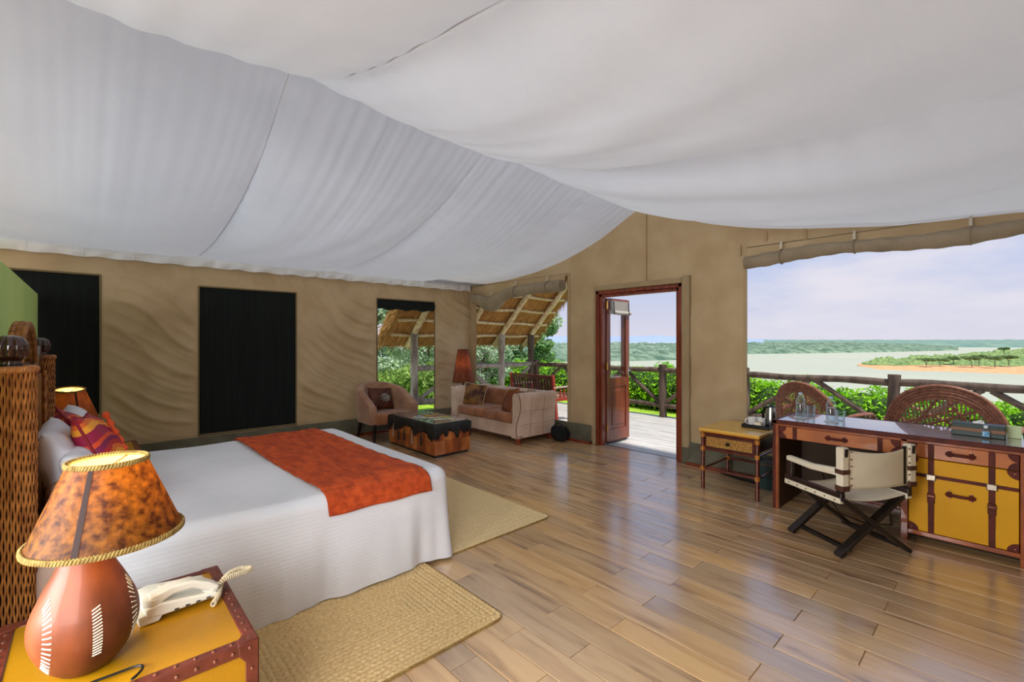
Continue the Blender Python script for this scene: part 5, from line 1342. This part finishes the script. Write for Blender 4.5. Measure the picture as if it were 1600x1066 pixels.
# small upturned tumbler behind the left bottle
g = thing('drinking_glass', 'clear drinking glass between the left bottle and the window', 'glass', (4.76, 1.20, DZ)); MB().lathe([(.030, 0), (.034, .10), (.0325, .10), (.028, .004), (0, .004)], 24).build('tumbler', m_bg, g)
g = thing('drinking_glass', 'clear drinking glass behind the right bottle', 'glass', (4.72, .97, DZ)); MB().lathe([(.030, 0), (.034, .09), (.0325, .09), (.028, .004), (0, .004)], 24).build('tumbler', m_bg, g)
def tissue():
    t = thing('tissue_box', 'long dark green tissue box with a brown band on the right end of the desk', 'box', (4.72, .145, DZ), R(-3)); w, l, h = .065, .135, .085
    MB().box(-w, -l, 0, w, l, h).build('box', M('green_leather', '#22352A', .45, '#1A2A20', 10), t, bevel=.003)
    MB().box(-w-.001, -l-.001, h*.40, w+.001, l+.001, h*.66).build('band', M('band_brown', '#8A5A38', .45), t, bevel=.001)
    MB().box(-.02, -.07, h, .02, .07, h+.001).build('slot', m_black, t)
    mb = MB(); mb.grid(lambda u, v: (.012*math.sin(u*7+v*4)*(v), -.03+.06*u, h+.022*v*(1+.3*math.sin(u*6))), 10, 6); mb.build('tissue', M('tissue', '#F2F2F2', .8), t)
tissue()
b = thing('small_bottle', 'small clear toiletry bottle with a blue label in front of the tissue box', 'bottle', (4.63, .105, DZ))
MB().lathe([(.018, 0), (.020, .003), (.020, .055), (.012, .066), (.010, .070)], 20).build('bottle_body', m_bg, b); MB().lathe([(.0205, .012), (.0206, .048)], 20).build('blue_label', M('blue_label', '#2E86C0', .5, '#BFE0EE', 120, ramp=(.48,.52)), b)
MB().lathe([(.011, .069), (.012, .072), (.012, .088), (0, .089)], 16).build('cap', M('cap_white', '#DDE8EC', .4), b)
p = thing('table_card', 'pale green card standing beside the tissue box at the right edge of the desk', 'card', (4.80, -.03, DZ)); MB().prism([(-.03, 0), (-.027, 0), (.0, .08), (.027, 0), (.03, 0), (.0, .084)], -.035, .035, 'y').build('folded_card', M('card_green', '#C8D8A8', .6), p)

# ================================================================ DIRECTOR'S CHAIR
def director():
    P1 = Vector((3.68, .775, 0)); P3 = Vector((4.14, .49, 0)); P2 = Vector((3.91, 1.105, 0))
    ex = (P3-P1).normalized(); wd = (P3-P1).length; cen = (P1+P3)/2; ey = Vector((-ex.y, ex.x, 0))   # ey points from back to front
    rz = math.atan2(ex.y, ex.x); t = thing('folding_chair', 'folding safari chair with cream canvas seat and dark crossed legs at the desk', 'chair', tuple(cen), rz)
    hw = wd/2; dp = .40; m = m_blackwood; m_cv = M('cream_canvas', '#D8CCB4', .85, '#CCBFA4', 4, bump=.2, bs=160); m_lb = M('brown_band', '#4A2C20', .45)
    sz = .425
    for y in (.0, dp):
        MB().beam((-hw, y, .012), (hw+.01, y+.0, sz-.02), .028, .056, (0,1,0)).build('cross_leg', m, t, bevel=.004)
        MB().beam((hw, y-.028, .012), (-hw-.01, y-.028, sz-.02), .028, .056, (0,1,0)).build('cross_leg', m, t, bevel=.004)
        MB().tube([(0, y-.05, .215), (0, y+.02, .215)], .008, 8).build('pivot_bolt', m_steel, t)
    for s in (-1, 1):
        MB().beam((s*(hw-.07), -.03, .055), (s*(hw-.07), dp, .055), .035, .025).build('foot_rail', m, t, bevel=.003)
        rl = MB().beam((s*hw, -.045, sz-.012), (s*hw, dp+.04, sz-.012), .035, .05).build('seat_rail', m_darkwood, t, bevel=.005)
        # canvas wrapped over the rail with rivets
        MB().box(s*hw-.022, -.04, sz-.055, s*hw+.022, dp+.035, sz-.018).build('seat_sleeve', m_cv, t, bevel=.006)
        rv = MB().lathe([(.006, 0), (.005, .003), (0, .004)], 8).mesh('rivet', m_stud)
        for k in range(6): relink('rivet', rv, t, (s*(hw+.0222), .0+k*.078, sz-.036), (0, s*PI/2, 0))
        MB().beam((s*hw, -.02, sz-.02), (s*hw, -.05, .742), .030, .042, (0,1,0)).build('back_post', m, t, bevel=.004)
        MB().beam((s*hw, dp, sz-.02), (s*hw, dp, .575), .03, .05, (0,1,0)).build('front_post', m_darkwood, t, bevel=.004)
        # arm strap
        MB().grid(lambda u, v: (s*hw+(-.020+.04*v), -.035+u*(dp+.05), .600-.022*math.sin(u*PI)-.03*u+.004*math.cos(v*PI*2)), 12, 4).build('arm_strap', m_cv, t)
        a = MB(); a.prism([(-.04, .555), (-.04, .605), (dp*.5, .578), (dp+.018, .585), (dp+.02, .55), (dp*.5, .538)], s*hw-.022, s*hw+.022, 'x'); a.build('arm_canvas', m_cv, t, bevel=.008)
        # sleeve of the back canvas round the post
        MB().box(s*hw-.030, -.066, .47, s*hw+.026, -.012, .748).build('back_sleeve', m_cv, t, bevel=.010, seg=3)
        for z in (.478, .585):
            MB().box(s*hw-.033, -.069, z-(.018 if z < .5 else .014), s*hw+.029, -.009, z+.018).build('leather_band', m_lb, t, bevel=.004)
        for z in (.50, .545, .625, .67, .72): relink('rivet', rv, t, (s*(hw-.038)+s*.0, -.0665 if s < 0 else -.0665, z), (PI/2, 0, 0))
    MB().box(hw-.085, -.06, .48, hw-.052, -.052, .738).build('dark_batten', m, t, bevel=.002)
    seat = MB(); seat.grid(lambda u, v: (-hw+2*hw*u, -.03+(dp+.05)*v, sz-.02-.030*math.sin(PI*u)), 20, 8)
    o = seat.build('seat_canvas', m_cv, t); q = o.modifiers.new('Solidify', 'SOLIDIFY'); q.thickness = .004
    bk = MB(); bk.grid(lambda u, v: (-hw+2*hw*u, -.045-.035*math.sin(PI*u), .472+(.262-.030*math.sin(PI*u))*v), 24, 10)
    o = bk.build('back_canvas', m_cv, t, ang=180); q = o.modifiers.new('Solidify', 'SOLIDIFY'); q.thickness = .004
director()

# ================================================================ BAMBOO SIDE TABLE
def side_table():
    t = thing('side_table', 'small cane side table with a woven drawer and light wood top beside the desk', 'side table', (4.735, 1.79, 0)); w, l = .29, .25
    m_bam = M('bamboo', '#6A2A18', .25, '#4A1A10', 10, st=(1,1,4), coat=.6); m_tie = M('rattan_tie', '#C07A2A', .45, '#9A5A1C', 40); m_top = M('light_top', '#E8B85A', .3, '#DCA848', 5, st=(3,.5,1), coat=.4)
    MB().box(-w-.035, -l-.03, .575, w+.03, l+.03, .598).build('table_top', m_top, t, bevel=.006)
    MB().box(-w-.03, -l-.025, .562, w+.025, l+.025, .577).build('top_edge', M('top_edge', '#D89A34', .4), t, bevel=.006)
    for sx in (-1, 1):
        for sy in (-1, 1):
            lg = MB().tube([(sx*w, sy*l, .0), (sx*w, sy*l, .12), (sx*w, sy*l, .35), (sx*w, sy*l, .562)], .0185, 12).build('leg', m_bam, t)
            for z in (.20, .395, .53): MB().tube([(sx*w, sy*l, z-.02), (sx*w, sy*l, z+.02)], .023, 12).build('binding', m_tie, lg)
        MB().tube([(sx*w, -l, .20), (sx*w, l, .20)], .0125, 10).build('stretcher', m_bam, t); MB().tube([(sx*w, -l, .395), (sx*w, l, .395)], .0125, 10).build('stretcher', m_bam, t)
    for sy in (-1, 1):
        MB().tube([(-w, sy*l, .20), (w, sy*l, .20)], .0125, 10).build('stretcher', m_bam, t); MB().tube([(-w, sy*l, .395), (w, sy*l, .395)], .0125, 10).build('stretcher', m_bam, t)
        MB().tube([(-w, sy*l, .545), (w, sy*l, .545)], .011, 10).build('top_rail', m_bam, t)
    MB().tube([(-w, -l, .548), (-w, l, .548)], .011, 10).build('top_rail', m_bam, t)
    MB().box(-w+.0, -l+.02, .41, w-.02, l-.02, .545).build('drawer_case', M('case_dark', '#3A1810', .5), t)
    d = MB().box(-w-.010, -l+.024, .415, -w+.02, l-.024, .532).build('drawer', m_bam, t, bevel=.005)
    m_w = M('cane_weave', '#E2AE58', .5, '#B07C34', 60); mb = MB(); x = -w-.0125
    MB().box(x+.001, -l+.038, .426, x+.004, l-.038, .521).build('weave_back', M('weave_back', '#4A2A10', .8), d)
    for i in range(30):
        for j in range(7):
            y = -l+.040+i*(2*l-.08)/30; z = .428+j*.0133
            if (i+j) % 2: mb.box(x-.003, y, z, x+.001, y+.0135, z+.0080)
            else: mb.box(x-.0010, y+.004, z-.002, x+.001, y+.0095, z+.0125)
    o = mb.build('cane_weave', m_w, d, ang=0, weld=False)
    MB().lathe([(.006, 0), (.006, .01), (.016, .016), (.017, .022), (.008, .028), (0, .029)], 14, T=Matrix.Translation((-w-.012, 0, .474)) @ Matrix.Rotation(-PI/2, 4, 'Y')).build('knob', M('iron', '#1C1A18', .4, metal=.7), d)
side_table()
# tray with tea things
TZ = .5985
tr = thing('tray', 'black serving tray with cups and sachets on the cane side table', 'tray', (4.86, 1.665, TZ)); tw, tl = .12, .125
MB().box(-tw, -tl, 0, tw, tl, .006).build('tray_base', m_black, tr, bevel=.002)
for a in ((-tw, -tl, 0, -tw+.006, tl, .035), (tw-.006, -tl, 0, tw, tl, .035), (-tw, -tl, 0, tw, -tl+.006, .035), (-tw, tl-.006, 0, tw, tl, .035)): MB().box(*a).build('tray_rim', m_black, tr, bevel=.002)
def mug(x, y, lab, rz):
    t = thing('mug', lab, 'mug', (x, y, TZ+.0065), rz); m = M('white_china', '#E8E6E0', .2, coat=.5)
    MB().lathe([(.028, 0), (.036, .003), (.039, .03), (.040, .085), (.037, .085), (.035, .012), (0, .010)], 28).build('cup', m, t)
    MB().tube([(.038+.026*math.sin(a), 0, .045+.026*math.cos(a)) for a in [PI*k/14 for k in range(15)]], .0048, 8).build('handle', m, t)
mug(4.86, 1.73, 'white mug in front on the black tray, handle to the left', R(120)); mug(4.91, 1.665, 'second white mug behind the front one on the tray', R(30))
sc = thing('tea_sachets', 'yellow and white tea sachets propped at the front of the black tray', 'sachets', (4.775, 1.655, TZ+.0065))
for i in range(3):
    q = MB().box(-.002, -.032, 0, .002, .032, .052).build('sachet', M('sachet', ('#E6DCC0', '#D8B050', '#E8E4D8')[i], .5, ('#C8902C', '#8A4A20', '#B8A070')[i], 40, ramp=(.5,.56)), sc, loc=(i*.012, .004*i, 0)); q.rotation_euler = (0, R(14), 0)
def kettle():
    t = thing('kettle', 'slim brushed steel electric kettle behind the black tray', 'kettle', (4.985, 1.60, TZ))
    MB().lathe([(.052, 0), (.055, .004), (.055, .014), (.050, .018)], 28).build('base', m_black, t)
    MB().lathe([(.052, .018), (.055, .03), (.053, .09), (.044, .16), (.038, .195)], 32).build('kettle_body', m_steel, t, ang=60)
    MB().lathe([(.039, .193), (.034, .203), (.012, .209), (.010, .217), (0, .219)], 24).build('lid', m_black, t)
    MB().tube([(-.03, .022, .195), (-.052, .04, .190), (-.068, .052, .15), (-.066, .05, .09), (-.048, .036, .055)], [.010, .012, .0125, .012, .009], 10).build('handle', m_black, t)
    MB().prism([(-.012, .165), (.012, .165), (.006, .195), (-.006, .195)], .035, .060, 'x').build('spout', m_steel, t)
kettle()
# waste bin / case and round tray under the table
bn = thing('waste_bin', 'dark green square waste bin under the cane side table', 'bin', (4.93, 1.60, 0))
mb = MB(); a, c, h = .085, .10, .27
mb.add([(-a,-a,0),(a,-a,0),(a,a,0),(-a,a,0),(-c,-c,h),(c,-c,h),(c,c,h),(-c,c,h),(-c+.008,-c+.008,h),(c-.008,-c+.008,h),(c-.008,c-.008,h),(-c+.008,c-.008,h),(-a+.01,-a+.01,.02),(a-.01,-a+.01,.02),(a-.01,a-.01,.02),(-a+.01,a-.01,.02)],
       [(3,2,1,0),(0,1,5,4),(1,2,6,5),(2,3,7,6),(3,0,4,7),(4,5,9,8),(5,6,10,9),(6,7,11,10),(7,4,8,11),(8,9,13,12),(9,10,14,13),(10,11,15,14),(11,8,12,15),(12,13,14,15)])
mb.build('bin_body', M('bin_green', '#16302A', .5, '#102420', 20), bn, bevel=.002); MB().box(-c-.002, -c-.002, h-.03, c+.002, c+.002, h-.022).build('bin_band', M('bin_band', '#6A3A24', .5), bn)
sh = thing('folded_umbrella', 'black folded umbrella lying on the floor beside the green bin', 'umbrella', (4.98, 1.90, .035), R(80))
MB().tube([(-.24, 0, 0), (-.22, 0, 0), (-.05, 0, .0), (.18, 0, 0), (.22, 0, 0)], [.012, .03, .034, .022, .008], 10).build('canopy', m_black, sh); MB().tube([(-.24, 0, 0), (-.32, 0, 0)], .011, 8).build('handle', m_black, sh)
# thin cable under the desk
o = MB().tube([(4.90, 1.15, .28), (4.7, 1.05, .10), (4.6, .95, .012), (4.5, .75, .010), (4.62, .62, .010), (4.85, .66, .012), (4.98, .7, .2)], .004, 6).build('power_cable', m_black); tag(o, 'thin black power cable looping on the floor under the desk', 'cable')

for pre, g in (('pillow', 'white and beige bed pillows'), ('cushion', 'scatter cushions on bed, sofa and armchair'), ('nightstand', 'bedside tables'), ('table_lamp', 'bedside lamps'), ('water_bottle', 'water bottles on the desk'),
               ('drinking_glass', 'drinking glasses on the desk'), ('coaster', 'paper coasters on the desk'), ('mug', 'white mugs on the tray'), ('magazine', 'magazines on the coffee table'), ('braided_rug', 'braided rugs round the bed'),
               ('wicker_chair', 'wicker chairs on the deck'), ('log_fence', 'log fences round the deck'), ('rolled_blind', 'rolled canvas blinds'), ('spiky_plant', 'spiky plants beyond the pale fence'), ('tie_tab', 'canvas tie tabs')):
    for o in list(COL.objects):
        if o.parent is None and o.name.split('.')[0] == pre and 'group' not in o: o['group'] = g
for o in list(COL.objects):
    if o.parent is None and o.name.split('.')[0] in ('tree', 'shrub') and 'group' not in o: o['group'] = 'garden trees and shrubs left of the deck'
